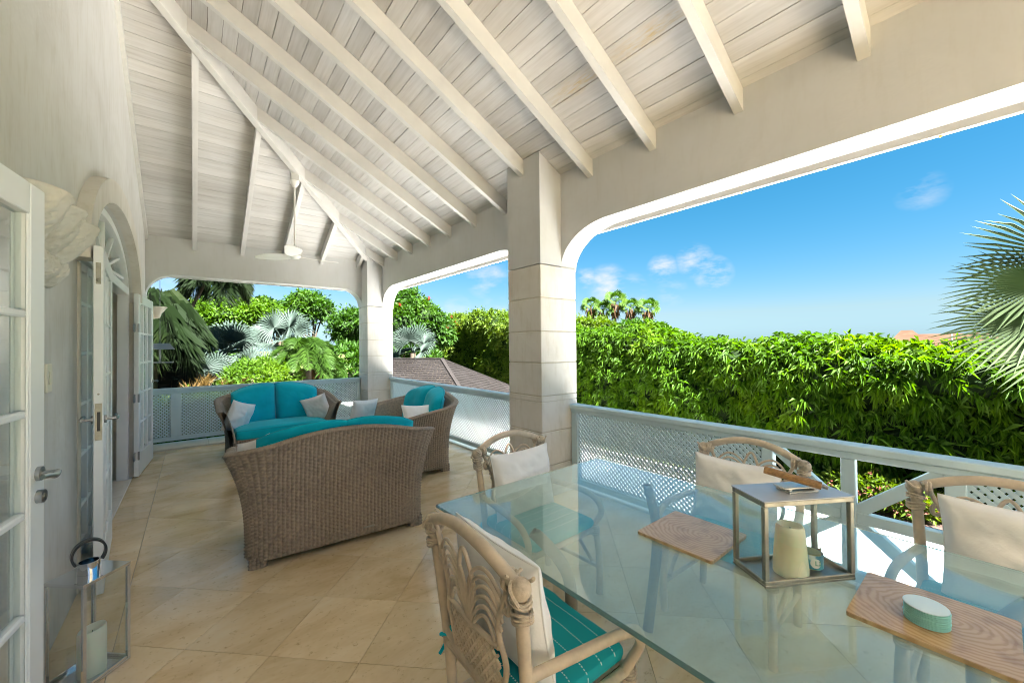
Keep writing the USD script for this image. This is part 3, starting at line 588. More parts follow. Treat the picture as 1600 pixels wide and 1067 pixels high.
# ---- railings
def slats(t, a0, a1, z0, z1, plane, axis, pitch=0.047, w=0.021, name='lattice_slat'):
    """crossing diagonal slats clipped to the panel; plane = the panel's middle, axis = which way it runs"""
    win = sbox(a0, z0, a1, z1); H = z1 - z0; c = a0 - H; i = 0
    while c < a1 + H:
        for s, off in ((1, 0.0), (-1, 0.0085)):
            ln = LineString([(c, z0), (c + H, z1)]) if s > 0 else LineString([(c + H, z0), (c, z1)])
            pg = ln.buffer(w / 2, cap_style=2).intersection(win)
            pg2 = LineString([(c - .1, z0 - .1), (c + H + .1, z1 + .1)] if s > 0 else [(c + H + .1, z0 - .1), (c - .1, z1 + .1)]).buffer(w / 2, cap_style=2).intersection(win)
            if pg2.is_empty or pg2.geom_type != 'Polygon' or pg2.area < 1e-4: continue
            m = extrude(pg2, 0.008)
            m = to_yz(m, plane + off - .008) if axis == 'y' else to_xz(m, plane + off - .008)
            part(t, name, m, SLAT)
        c += pitch
def rail_y(t, y0, y1, xi, zt=0.955, cap=True):
    """cap, two-step moulding and bottom rail of a railing running along Y whose cap's inner edge is at xi"""
    part(t, 'handrail', bx(xi, xi + .125, y0, y1, zt - .045, zt, .006), RAIL)
    part(t, 'top_moulding', bx(xi + .022, xi + .103, y0, y1, zt - .092, zt - .0455, .006), RAIL)
    part(t, 'bottom_rail', bx(xi + .030, xi + .095, y0, y1, .085, .145, .005), RAIL)
def post_y(t, y0, y1, xi, zt=0.862): part(t, 'post', bx(xi + .026, xi + .099, y0, y1, .146, zt, .004), RAIL)
r1 = T('railing', 'nearest pale blue railing along the right side with lattice and crossed braces', 'railing', (3.26, 0, 0)); XI = 3.195
rail_y(r1, YN, 2.965, XI)
for a, b in ((2.885, 2.962), (1.03, 1.10), (0.12, 0.20), (-1.90, -1.82)): post_y(r1, a, b, XI)
slats(r1, 1.101, 2.884, .146, .862, XI + .062, 'y')
slats(r1, -1.819, 0.119, .146, .862, XI + .062, 'y')
xc, ya, yb, zc = XI + .062, 0.201, 1.029, 0.50
part(r1, 'centre_post', bx(xc - .03, xc + .03, .578, .652, .147, .861, .004), RAIL)
for yy, zz in ((ya, .146), (ya, .862), (yb, .146), (yb, .862)):
    ym = 0.578 if yy < .6 else 0.652
    end = Polygon([(yy, .147), (yy, .861), (ym, .861), (ym, .147)]); ln = LineString([(yy + (yy - ym) * .0, zz), (0.615, zc)])
    dv = np.array([0.615 - yy, zc - zz]); dv /= np.linalg.norm(dv)
    ln = LineString([(yy - dv[0] * .2, zz - dv[1] * .2), (0.615 + dv[0] * .1, zc + dv[1] * .1)])
    pg = ln.buffer(.034, cap_style=2).intersection(sbox(min(yy, ym) + .001, .147, max(yy, ym) - .001, .861))
    pg = pg.difference(sbox(0, .465, 2, .535))
    part(r1, 'diagonal_brace', to_yz(extrude(pg, .05), xc - .025), RAIL)
for a, b in ((ya, .577), (.653, yb)): part(r1, 'middle_rail', bx(xc - .028, xc + .028, a + .001, b - .001, .466, .534, .004), RAIL)
r2 = T('railing', 'pale blue lattice railing between the two stone columns', 'railing', (3.3, 5.8, 0)); X2 = 3.235
rail_y(r2, 3.512, 8.185, X2)
for a, b in ((3.514, 3.59), (5.82, 5.90), (8.11, 8.184)): post_y(r2, a, b, X2)
slats(r2, 3.591, 5.819, .146, .862, X2 + .062, 'y', pitch=.052); slats(r2, 5.901, 8.109, .146, .862, X2 + .062, 'y', pitch=.052)
r3 = T('railing', 'pale blue lattice railing along the back edge behind the sofa', 'railing', (1.1, 8.68, 0)); Y3 = 8.60
part(r3, 'handrail', bx(WX - .02, 2.785, Y3, Y3 + .125, .91, .955, .006), RAIL); part(r3, 'top_moulding', bx(WX - .02, 2.785, Y3 + .022, Y3 + .103, .863, .9095, .006), RAIL); part(r3, 'bottom_rail', bx(WX - .02, 2.785, Y3 + .03, Y3 + .095, .085, .145, .005), RAIL)
for a, b in ((-.30, -.16), (0.76, 0.84), (2.70, 2.784)): part(r3, 'post', bx(a, b, Y3 + .036, Y3 + .105, .146, .862, .004), RAIL)
slats(r3, WX - .015, -.301, .146, .862, Y3 + .062, 'x', pitch=.052); slats(r3, -.159, .759, .146, .862, Y3 + .062, 'x', pitch=.052); slats(r3, .841, 2.699, .146, .862, Y3 + .062, 'x', pitch=.052)

# ================================================================== FURNITURE
# ---- wicker: woven shell with ribs and strands as relief
n = {'at': ('attribute', {'attribute': 'st'}), 'sx': ('separate_xyz', {}), 'nz': ('noise_texture', {'scale': 40.0, 'detail': 3.0}), 'tc': ('texture_coordinate', {}), 'oi': ('geometry', {}),
     'rp': ('rgb_ramp', {'ramp': [(0.25, (0.17, 0.130, 0.096)), (0.55, (0.31, 0.235, 0.165)), (0.8, (0.39, 0.305, 0.22))]}), 'n2': ('noise_texture', {'scale': 2.5, 'detail': 3.0}), 'mx': ('mix_color', {'blend_type': 'mix', 'fac': 0.35}),
     'r2': ('rgb_ramp', {'ramp': [(0.35, (0.23, 0.185, 0.145)), (0.65, (0.35, 0.285, 0.225))]}), 'p': ('principled_bsdf', {'roughness': 0.55, 'specular_ior_level': 0.35})}
WICKER = usdkit.material(stage, '/World/Looks/wicker_weave', n, [('tc.object', 'nz.vector'), ('tc.object', 'n2.vector'), ('nz.fac', 'rp.fac'), ('n2.fac', 'r2.fac'), ('rp.color', 'mx.a'), ('r2.color', 'mx.b'), ('mx.result', 'p.base_color')], surface='p.BSDF')
del n
RIB, ROW = 0.0290, 0.0135
def weave(S, Tt):
    """relief of the weave: upright stakes every RIB metres, strands passing in front and behind every ROW metres"""
    a = np.floor(S / RIB); par = np.where((a + np.floor(Tt / ROW)) % 2 == 0, 1.0, -1.0)
    stake = np.abs(np.sin(PI * S / RIB)) ** 0.7; strand = np.abs(np.sin(PI * Tt / ROW)) ** 0.8
    return 0.0120 * stake * (0.50 + 0.50 * strand) + 0.004 * par * stake * strand
def sofa_shell():
    HW, YB, YF, R = 0.66, -0.36, 0.42, 0.15
    c = [(-HW, YF), (-HW, YB + R)] + [(-HW + R - R * math.cos(a), YB + R - R * math.sin(a)) for a in np.linspace(0, PI / 2, 10)[1:]] + [(HW - R + R * math.sin(a), YB + R - R * math.cos(a)) for a in np.linspace(0, PI / 2, 10)] + [(HW, YF)]
    ls = LineString(c); L = ls.length; ns = int(L / RIB) * 8 + 1
    s = np.linspace(0, L, ns); pt = np.array([ls.interpolate(x).coords[0] for x in s])
    tn = np.gradient(pt, axis=0); tn /= np.linalg.norm(tn, axis=1, keepdims=True); nr = np.c_[tn[:, 1], -tn[:, 0]] * 1.0
    # outward: away from the middle
    nr *= np.sign((nr * (pt - [0, 0.15])).sum(1))[:, None]
    k = 4
    for _ in range(30): nr[1:-1] = (nr[:-2] + nr[2:]) / 2 + 0 * nr[1:-1]
    nr /= np.linalg.norm(nr, axis=1, keepdims=True)
    m = (s - L / 2) / (L / 2)                       # -1 front left .. 0 back middle .. 1 front right
    xb = np.clip(np.abs(pt[:, 0]) / HW, 0, 1); back = (pt[:, 1] < YB + R * 1.2)
    al = np.abs(s - L / 2); rim = np.maximum(0.955 - 0.27 * al ** 2, 0.805 - 0.09 * np.clip((al - 0.70) / 0.55, 0, 1) ** 1.2)
    z0 = 0.055; prof = []
    flare = lambda t: 0.135 * t ** 2.6 + 0.010 * (1 - t) ** 3
    nt = int(0.80 / ROW) * 3
    t1 = np.linspace(0, 1, nt)
    V, UVs = [], []
    th = 0.055; arcn = 9; t2 = np.linspace(1, 0.35, 40)
    for i in range(ns):
        H = rim[i] - z0; o = flare(t1); rel = weave(s[i], t1 * 0.85)
        zz = z0 + H * t1
        outl = np.stack([pt[i, 0] + nr[i, 0] * (o + rel), pt[i, 1] + nr[i, 1] * (o + rel), zz], -1)
        ang = np.linspace(0, PI, arcn); ro = th * 0.62; oc = flare(1.0) - ro * 0.55
        rr = ro + 0.004 * np.abs(np.sin(PI * s[i] / (RIB * 0.5)))
        rimp = np.stack([pt[i, 0] + nr[i, 0] * (oc + rr * np.cos(ang)), pt[i, 1] + nr[i, 1] * (oc + rr * np.cos(ang)), z0 + H + 0.004 + rr * 0.72 * np.sin(ang)], -1)
        oi = flare(t2) - th - 0.02; inn = np.stack([pt[i, 0] + nr[i, 0] * oi, pt[i, 1] + nr[i, 1] * oi, z0 + H * t2], -1)
        V.append(np.vstack([outl, rimp, inn]))
    V = np.array(V); nn = V.shape[1]
    f = grid_faces(ns, nn); v = V.reshape(-1, 3)
    # close the arm fronts with a rolled woven face
    ends = []
    for e, sg in ((0, -1), (ns - 1, 1)):
        ring_ = V[e][::2]; cen = ring_.mean(0); k = 6; layers = []
        for q in range(k + 1):
            a = q / k * PI / 2; sc = 1 - 0.9 * (1 - math.cos(a)) * 0.35; dy = 0.05 * math.sin(a)
            r = cen + (ring_ - cen) * np.array([1, 1, 1]); r = r + np.array([0, dy, 0]); mid = (V[e][0] + V[e][-1]) / 2
            r[:, 0] = r[:, 0] * sc + cen[0] * (1 - sc); layers.append(r)
        Vv = np.array(layers); ends.append((Vv.reshape(-1, 3), grid_faces(k + 1, Vv.shape[1])))
    fs = [f]; off = len(v); vs = [v]
    for ve, fe in ends: vs.append(ve); fs.append(fe + off); off += len(ve)
    v = np.vstack(vs); f = np.vstack(fs); f = np.vstack([f[:, [0, 1, 2]], f[:, [0, 2, 3]]])
    return trimesh.Trimesh(v, f, process=False)
def woven_panel(x0, x1, z0, z1, y):
    nx, nz = int((x1 - x0) / RIB) * 6 + 1, int((z1 - z0) / ROW) * 3 + 1
    X, Z = np.meshgrid(np.linspace(x0, x1, nx), np.linspace(z0, z1, nz), indexing='ij')
    v = np.stack([X, y + weave(X - x0, Z - z0), Z], -1).reshape(-1, 3); f = grid_faces(nx, nz); return trimesh.Trimesh(v, np.vstack([f[:, [0, 2, 1]], f[:, [0, 3, 2]]]), process=False)
def woven_leg(x, y, w=0.10, h=0.085):
    nx, nz = 24 * 4, 24
    a = np.linspace(0, 2 * PI, nx, endpoint=False); sq = np.maximum(np.abs(np.cos(a)), np.abs(np.sin(a))); R0 = w / 2 / np.maximum(sq, .80)
    z = np.linspace(0, h, nz); A, Z = np.meshgrid(a, z, indexing='ij'); rr = R0[:, None] + weave(A * 0.065, Z)
    v = np.stack([x + rr * np.cos(A), y + rr * np.sin(A), Z], -1).reshape(-1, 3); f = grid_faces(nx, nz, True); return trimesh.Trimesh(v, np.vstack([f[:, [0, 1, 2]], f[:, [0, 2, 3]]]), process=False)
def back_cushion(x0, x1, lobe):
    """one puffed lobe of the back cushion, its top following the arched rim, with a piped edge"""
    nx, nz = 30, 26; U, V = np.meshgrid(np.linspace(-1, 1, nx), np.linspace(-1, 1, nz), indexing='ij')
    X = (x0 + x1) / 2 + U * (x1 - x0) / 2
    top = 1.040 - 0.105 * np.clip(np.abs(X) / 0.62, 0, 1) ** 2.2 - 0.035 * np.clip(np.abs(U) - 0.45, 0, 1) ** 1.6 * 3 * 0.55
    bot = 0.40; zz = bot + (top - bot) * (V + 1) / 2
    th = 0.19 * (np.clip(1 - np.abs(U) ** 4, 0, 1) * np.clip(1 - np.abs(V) ** 5, 0, 1)) ** 0.45
    wr = (meshkit.fbm(np.stack([X * 5, zz * 9, X * 0 + lobe], -1), 4, 11 + lobe) - 0.5) * 0.03
    curve = 0.16 * np.clip(np.abs(X) / 0.62, 0, 1) ** 3.0
    yb = -0.345 - 0.075 * ((zz - 0.4) / 0.55) ** 2 + curve * 0.9
    F_ = np.stack([X, yb + th * 0.95 + wr * (th > .02) + 0.012, zz + 0.0 * th], -1).reshape(-1, 3); B = np.stack([X, yb + 0.002 - 0.12 * th * (zz < .9), zz], -1).reshape(-1, 3)
    f = grid_faces(nx, nz); f = np.vstack([f[:, [0, 1, 2]], f[:, [0, 2, 3]]]); o = len(F_)
    e = np.r_[np.arange(nx) * nz, (nx - 1) * nz + np.arange(1, nz), np.arange(nx - 2, -1, -1) * nz + nz - 1, np.arange(nz - 2, 0, -1)]; en = np.roll(e, -1)
    m = trimesh.Trimesh(np.vstack([F_, B]), np.vstack([f[:, ::-1], f + o, np.c_[e, en, en + o], np.c_[e, en + o, e + o]]), process=False)
    edge = F_[e] + [0, 0.004, 0]; return m, np.vstack([edge, edge[:1]])
PIPING = principled('teal_piping', (0.002, 0.30, 0.40), 0.8)
def make_sofa(label, loc, rz):
    t = T('wicker_sofa', label, 'sofa', loc, rz, 'three wicker sofas round the coffee table')
    part(t, 'woven_shell', sofa_shell(), WICKER, smooth=70, world=False)
    part(t, 'front_apron', woven_panel(-0.63, 0.63, 0.055, 0.315, 0.405), WICKER, smooth=70, world=False)
    part(t, 'seat_deck', bx(-0.64, 0.64, -0.34, 0.403, 0.29, 0.312), WICKER, world=False)
    for x in (-0.595, 0.595):
        for y in (-0.295, 0.36): part(t, 'leg', woven_leg(x, y), WICKER, smooth=70, world=False)
    sc = part(t, 'seat_cushion', place(rounded(1.20, 0.72, 0.15, 0.05, 0.02, 2), (0, 0.075, 0.313)), TEAL, smooth=True, world=False)
    part(sc, 'piping', tube(np.array([(x, y, 0.445) for x, y in [(-.595, -.28), (-.595, .43), (.595, .43), (.595, -.28)]]), .004, 6), PIPING, world=False)
    for k, (a, b) in enumerate(((-0.60, 0.004), (-0.004, 0.60))):
        m, e = back_cushion(a, b, k); c = part(t, 'back_cushion', m, TEAL, smooth=True, world=False)
        part(c, 'piping', tube(e, .0042, 6), PIPING, smooth=True, world=False)
    part(t, 'maker_plate', bx(.13, .22, -0.394, -0.388, 0.115, 0.128, .002), NICKEL, world=False)
    return t
SG = 'three wicker sofas round the coffee table'
S1 = (0.985, 3.70, 0); S1R = -0.087
S2 = (1.045, 7.10, 0); S2R = PI + 0.02
S3 = (2.29, 5.16, 0); S3R = PI / 2 - 0.10
sofa = make_sofa('nearest wicker sofa, its tall woven back turned towards us', S1, S1R)
dup(sofa, 'wicker_sofa', 'wicker sofa along the back railing, facing us, white pillow at each end', S2, S2R)
dup(sofa, 'wicker_sofa', 'wicker sofa beside the right railing, turned sideways on, between the two columns', S3, S3R)
def local(base, rz, p):
    c, s = math.cos(rz), math.sin(rz); return np.array([base[0] + c * p[0] - s * p[1], base[1] + s * p[0] + c * p[1], base[2] + p[2]])
def throw(label, pos, w, h, th, rz, rx, ry=0.0, seed=1, group=None):
    m, e = pillow(w, h, th, seed)
    t = T('throw_pillow', label, 'pillow', pos, 0, group)
    R = trimesh.transformations.euler_matrix(rx, ry, rz, 'sxyz')
    c = m.copy(); c.apply_transform(R); part(t, 'cover', c, IVORY, smooth=True, world=False)
    p = trimesh.transform_points(e, R); part(t, 'piped_edge', tube(p, .0045, 6), IVORY, smooth=True, world=False)
throw('white throw pillow leaning in the left end of the back sofa', local(S2, S2R, (0.53, 0.06, 0.60)), .43, .43, .15, S2R + 0.75, -0.20, -0.30, 3)
throw('white throw pillow leaning in the right end of the back sofa', local(S2, S2R, (-0.53, 0.06, 0.60)), .43, .43, .15, S2R - 0.75, -0.20, 0.30, 4)
throw('square white throw pillow at the far end of the sideways sofa', local(S3, S3R, (-0.0, 0, 0)) + [-.40, .60, .65], .42, .42, .15, 0.35, 0.28, 0.05, 5)
throw('white throw pillow in the near end of the sideways sofa, mostly hidden by its arm', local(S3, S3R, (-0.52, 0.02, 0.66)), .42, .42, .15, S3R - 1.35, -0.45, 0.1, 6)
throw('white throw pillow at the left end of the nearest sofa, showing over its arm', local(S1, S1R, (-0.56, 0.06, 0.66)), .42, .42, .15, S1R - 1.0, 0.15, -0.3, 7)
throw('white throw pillow at the right end of the nearest sofa, only a corner showing', local(S1, S1R, (0.56, 0.05, 0.64)), .42, .42, .15, S1R + 1.0, 0.15, 0.3, 8)

# ---- coffee table between the sofas
ct = T('coffee_table', 'low wicker coffee table between the sofas', 'coffee table', (1.05, 5.25, 0))
part(ct, 'woven_base', cat_([place(woven_panel(-.45, .45, 0.03, .36, .0), (1.05, 4.98, 0), rz=PI), place(woven_panel(-.45, .45, 0.03, .36, .0), (1.05, 5.52, 0)), place(woven_panel(-.27, .27, 0.03, .36, .0), (1.5, 5.25, 0), rz=-PI / 2), place(woven_panel(-.27, .27, .03, .36, .0), (.6, 5.25, 0), rz=PI / 2)]), WICKER, smooth=70)
part(ct, 'table_top', bx(.56, 1.54, 4.94, 5.56, .362, .385, .006), WICKER)
part(ct, 'glass_sheet', bx(.57, 1.53, 4.95, 5.55, .386, .394, .002), PANE)
gc = T('candle_glass', 'lime green candle glass on the coffee table', 'candle', (0.83, 5.40, .394))
part(gc, 'glass', lathe([(0, 0), (.035, 0), (.042, .10), (.038, .10), (.032, .006), (0, .006)], 24), principled('lime_glass', (0.42, 0.52, 0.10), 0.25), smooth=40, world=False)
part(gc, 'wax', lathe([(0, .007), (.031, .007), (.035, .07), (0, .07)], 20), WAX, smooth=40, world=False)

# ---- ceiling fan
fx, fy = 1.19, 6.66; fz = 2.99
fn = T('ceiling_fan', 'white three bladed ceiling fan hanging from the hip rafter on a long rod', 'ceiling fan', (fx, fy, fz))
part(fn, 'mounting_block', bx(fx - .055, fx + .055, fy - .055, fy + .055, 4.12, 4.44, .004), RAFTER)
part(fn, 'canopy', lathe([(0, 4.03), (.028, 4.03), (.062, 4.085), (.066, 4.12), (0, 4.12)], 28, (fx, fy, 0)), FANW, smooth=40)
part(fn, 'rod', tube([(fx, fy, 3.06), (fx, fy, 4.04)], .012, 12), FANW, smooth=40)
part(fn, 'motor', lathe([(0, -.05), (.045, -.045), (.085, -.01), (.075, .03), (.03, .06), (.018, .10), (0, .10)], 28, (fx, fy, fz)), FANW, smooth=50)
def blade(a):
    k, wn = 18, 7; s = np.linspace(0, 1, k); q = np.linspace(-1, 1, wn); S, Q = np.meshgrid(s, q, indexing='ij')
    wd = 0.035 + 0.075 * np.sin(np.clip(S * 1.15, 0, 1) ** 0.8 * PI * 0.9) ; wd = np.where(S > .86, wd * np.sqrt(np.clip(1 - ((S - .86) / .145) ** 2, 0, 1)), wd)
    x = .05 + .62 * S; y = Q * wd + .03 * np.sin(S * PI); z = -.012 + .055 * (Q * wd / .1) * (1 - .4 * S) * .5 + .01 * S
    v = np.stack([x, y, z], -1).reshape(-1, 3); v2 = v + [0, 0, .009]; f = grid_faces(k, wn); f = np.vstack([f[:, [0, 1, 2]], f[:, [0, 2, 3]]]); o = len(v)
    e = np.r_[np.arange(k) * wn, (k - 1) * wn + np.arange(1, wn), np.arange(k - 2, -1, -1) * wn + wn - 1, np.arange(wn - 2, 0, -1)]; en = np.roll(e, -1)
    return place(trimesh.Trimesh(np.vstack([v, v2]), np.vstack([f[:, ::-1], f + o, np.c_[e, en, en + o], np.c_[e, en + o, e + o]]), process=False), (fx, fy, fz), rz=a)
for a in (2.30, 0.21, 4.40): part(fn, 'blade', blade(a), FANW, smooth=40)

# ---- glass dining table on a rattan base
TX0, TX1, TY0, TY1, TZ = 1.012, 2.378, -0.62, 1.925, 0.75
dt = T('dining_table', 'large rectangular dining table with thick glass top and rattan legs', 'dining table', (1.69, 0.65, 0))
part(dt, 'glass_top', bx(TX0, TX1, TY0, TY1, TZ - .019, TZ, .006), TGLASS)
for x, y in ((1.32, 1.25), (2.06, 1.25), (1.32, .05), (2.06, .05)):
    part(dt, 'leg', tube(smoothpath([(x + (.10 if x < 1.7 else -.10), y + (.0), 0), (x + (.02 if x < 1.7 else -.02), y, .30), (x, y, .55), (x - (.10 if x < 1.7 else -.10), y + (.12 if y > .6 else -.12), .728)], 6), .028, 10), DKRAT, smooth=50)

# ---- rattan armchairs
n = {'tc': ('texture_coordinate', {}), 'sx': ('separate_xyz', {}), 'n1': ('noise_texture', {'scale': 3.0, 'detail': 2.0}), 'wob': ('math', {'math_type': 'multiply_add', 'value2': 0.03}), 'm1': ('math', {'math_type': 'multiply', 'value2': 13.5}), 'fr': ('math', {'math_type': 'fraction'}),
     'df': ('math', {'math_type': 'subtract', 'value2': 0.5}), 'ab': ('math', {'math_type': 'absolute'}), 'lt': ('math', {'math_type': 'less_than', 'value2': 0.030}), 'm2': ('math', {'math_type': 'multiply', 'value2': 95.0}), 'f2': ('math', {'math_type': 'fraction'}), 'l2': ('math', {'math_type': 'less_than', 'value2': 0.55}),
     'an': ('math', {'math_type': 'multiply'}), 'mx': ('mix_color', {'a': (0.0, 0.35, 0.39), 'b': (0.62, 0.72, 0.70)}), 'p': ('principled_bsdf', {'roughness': 0.75}), 'nb': ('noise_texture', {'scale': 300.0}), 'bp': ('bump', {'strength': 0.1, 'distance': 0.003})}
SEATF = usdkit.material(stage, '/World/Looks/stitched_teal', n, [('tc.object', 'sx.vector'), ('tc.object', 'n1.vector'), ('n1.fac', 'wob.value1'), ('sx.y', 'wob.value3'), ('wob.value', 'm1.value1'), ('m1.value', 'fr.value1'), ('fr.value', 'df.value1'), ('df.value', 'ab.value1'), ('ab.value', 'lt.value1'),
        ('sx.x', 'm2.value1'), ('m2.value', 'f2.value1'), ('f2.value', 'l2.value1'), ('lt.value', 'an.value1'), ('l2.value', 'an.value2'), ('an.value', 'mx.fac'), ('mx.result', 'p.base_color'), ('tc.object', 'nb.vector'), ('nb.fac', 'bp.height'), ('bp.normal', 'p.normal')], surface='p.BSDF')
del n
def make_chair(label, loc, rz):
    """faces +y; back at y = -0.25"""
    t = T('rattan_armchair', label, 'chair', loc, rz, 'rattan armchairs round the glass table')
    A = lambda nm, m, mat=RATTAN, s=50, **k: part(t, nm, m, mat, smooth=s, world=False, **k)
    by = lambda z: -0.235 - 0.055 * np.clip((z - .42) / .48, -.6, 1.1)     # lean of the back
    XP = 0.285
    for s in (-1, 1):
        A('back_post', tube(smoothpath([(s * .265, by(0) + .0, 0), (s * .262, by(.42), .42), (s * XP, by(.88), .885)], 8), .021, 12))
        k = A('corner_binding', cat_([trimesh.creation.icosphere(3, .033).apply_translation((s * (XP + .003), by(.885), .892))] + [tube([(s * XP + .030 * math.cos(a) * 1.0, by(z) + .030 * math.sin(a), z + .004 * math.sin(a * 2 + z * 50)) for a in np.linspace(0, 2 * PI, 15)], .0055, 6) for z in (.80, .812, .824, .85, .862)]), BIND)
        part(k, 'wrap', cat_([tube([(s * (XP - .052) + 0 * a, by(.89) + .028 * math.cos(a), .899 + .028 * math.sin(a)) for a in np.linspace(0, 2 * PI, 15)], .006, 6), tube([(s * (XP - .040), by(.89) + .029 * math.cos(a), .897 + .029 * math.sin(a)) for a in np.linspace(0, 2 * PI, 15)], .006, 6)]
                            + [tube(smoothpath([(s * (XP + .03), by(.88) + q * .028, .865 + .03 * (q + 1)), (s * XP, by(.88) + q * .036, .90), (s * (XP - .03), by(.89) - q * .03, .925)], 5), .006, 6) for q in (-1, 0.2, 1)]), BIND, smooth=50, world=False)
    xs = np.linspace(-XP, XP, 25); A('top_rail', tube([(x, by(.9) - .03 * (1 - (x / XP) ** 2), .892 + .085 * (1 - (x / XP) ** 2)) for x in xs], .0215, 12))
    yb_ = lambda x, z: by(z) - .028 * (1 - (x / XP) ** 2) + .004
    P3 = lambda x, z: (x, yb_(x, z), z)
    # fretwork: a pointed loop in the middle, fronds arching out on both sides, a woven lattice below
    A('fret_loop', tube(smoothpath([P3(0.0, .66), P3(-.045, .76), P3(-.038, .84), P3(0, .905), P3(.038, .84), P3(.045, .76), P3(0.0, .66)], 6), .0080, 8))
    for s in (-1, 1):
        for j, (x1, z1, x2, z2) in enumerate(((.10, .885, .205, .815), (.103, .855, .20, .775), (.102, .822, .19, .738), (.098, .786, .18, .705), (.09, .748, .165, .675), (.08, .712, .14, .652))):
            A('fret_frond', tube(smoothpath([P3(s * .006, .655 - .006 * j), P3(s * x1 * .55, z1 - .035), P3(s * x1 * 1.25, z1 - .002), P3(s * x2, z2)], 6), .0066, 8))
        A('fret_side', tube(smoothpath([P3(s * .245, .935 - .03), P3(s * .20, .80), P3(s * .165, .68), P3(s * .185, .60), P3(s * .16, .50), P3(s * .15, .445)], 6), .010, 8))
        A('fret_scroll', tube(smoothpath([P3(s * .185, .80), P3(s * .225, .785), P3(s * .228, .815), P3(s * .205, .835)], 6), .009, 8))
    lat = Polygon([(-.165, .46), (.165, .46), (.145, .63), (-.145, .63)])
    m = []
    for q in range(-14, 15):
        for s in (-1, 1):
            ln = LineString([(q * .034 - s * .2, .30), (q * .034 + s * .2, .80)]).intersection(lat)
            if ln.length > .03: (xa, za), (xb, zb2) = ln.coords[0], ln.coords[-1]; A('fret_slat', tube([P3(xa, za), P3((xa + xb) / 2, (za + zb2) / 2), P3(xb, zb2)], .0062, 5))
    A('back_lower_rail', tube([P3(x, .452) for x in np.linspace(-.262, .262, 9)], .015, 10)); A('back_middle_rail', tube([P3(x, .642) for x in np.linspace(-.16, .16, 9)], .010, 8))
    fr = [(-.262, by(.4), .40), (-.275, .22, .40), (.275, .22, .40), (.262, by(.4), .40)]
    for a, b in zip(fr, fr[1:] + fr[:1]): A('seat_rail', tube([a, b], .018, 10))
    for s in (-1, 1):
        A('front_leg', tube(smoothpath([(s * .285, .245, 0), (s * .277, .225, .40), (s * .275, .22, .42)], 5), .021, 12))
        A('arm', tube(smoothpath([(s * .270, by(.60), .605), (s * .305, -.05, .608), (s * .322, .12, .598), (s * .322, .215, .56), (s * .315, .245, .505), (s * .295, .225, .45), (s * .278, .20, .40)], 7), .0185, 12))
        A('arm_brace', tube(smoothpath([(s * .275, .20, .19), (s * .29, .05, .30), (s * .285, -.10, .385)], 6), .013, 8))
        A('side_stretcher', tube([(s * .27, by(.2), .17), (s * .28, .235, .17)], .013, 8))
        b_ = A('front_binding', cat_([tube([(s * .278 + .027 * math.cos(a), .222 + .027 * math.sin(a), z) for a in np.linspace(0, 2 * PI, 13)], .0055, 6) for z in (.375, .387, .399, .411)]), BIND)
    A('seat_base', bx(-.255, .255, by(.4) + .02, .205, .405, .415), RATTAN, 0)
    sc = A('seat_cushion', place(rounded(.53, .49, .062, .030, .012, 5), (0, -.005, .418)), SEATF, True)
    for s in (-1, 1):
        part(sc, 'tie', tube(smoothpath([(s * .24, -.24, .44), (s * .275, -.262, .43), (s * .285, -.235, .40), (s * .29, -.26, .34)], 5), .007, 6), TEAL, smooth=True, world=False)
    return t
CG = 'rattan armchairs round the glass table'
CH = [((1.735, 1.88, 0), PI, 'rattan armchair at the far end of the glass table, in front of the near column'),
      ((1.035, 1.165, 0), -PI / 2 - .03, 'nearest rattan armchair with its carved back towards us, left of the table'),
      ((2.44, 1.000, 0), PI / 2 - .0, 'rattan armchair on the railing side behind the table lantern'),
      ((2.44, -0.02, 0), PI / 2 + .0, 'rattan armchair at the right edge of the picture with a crinkled ivory cushion'), ]
ch0 = make_chair(CH[0][2], CH[0][0], CH[0][1])
for loc, rz, lb in CH[1:]: dup(ch0, 'rattan_armchair', lb, loc, rz)
def chair_pillow(k, label, seed, dx=0.0, dz=0.0, w=.50, h=.43, ry=0.0):
    loc, rz, _ = CH[k]; p = local(loc, rz, (dx, -0.155, .485 + h / 2 - .02 + dz)); throw(label, p, w, h, .15, rz, 0.17, ry, seed)
chair_pillow(0, 'ivory back cushion on the chair at the far end of the table', 11)
chair_pillow(1, 'ivory back cushion on the nearest chair, seen from behind over its top rail', 12, dx=.0, dz=.0, w=.52, h=.445)
chair_pillow(2, 'ivory back cushion on the chair behind the table lantern', 13, dx=.045, dz=-.02)
chair_pillow(3, 'crinkled ivory back cushion on the chair at the right edge of the picture', 14, dx=-.05, ry=.02, h=.45)

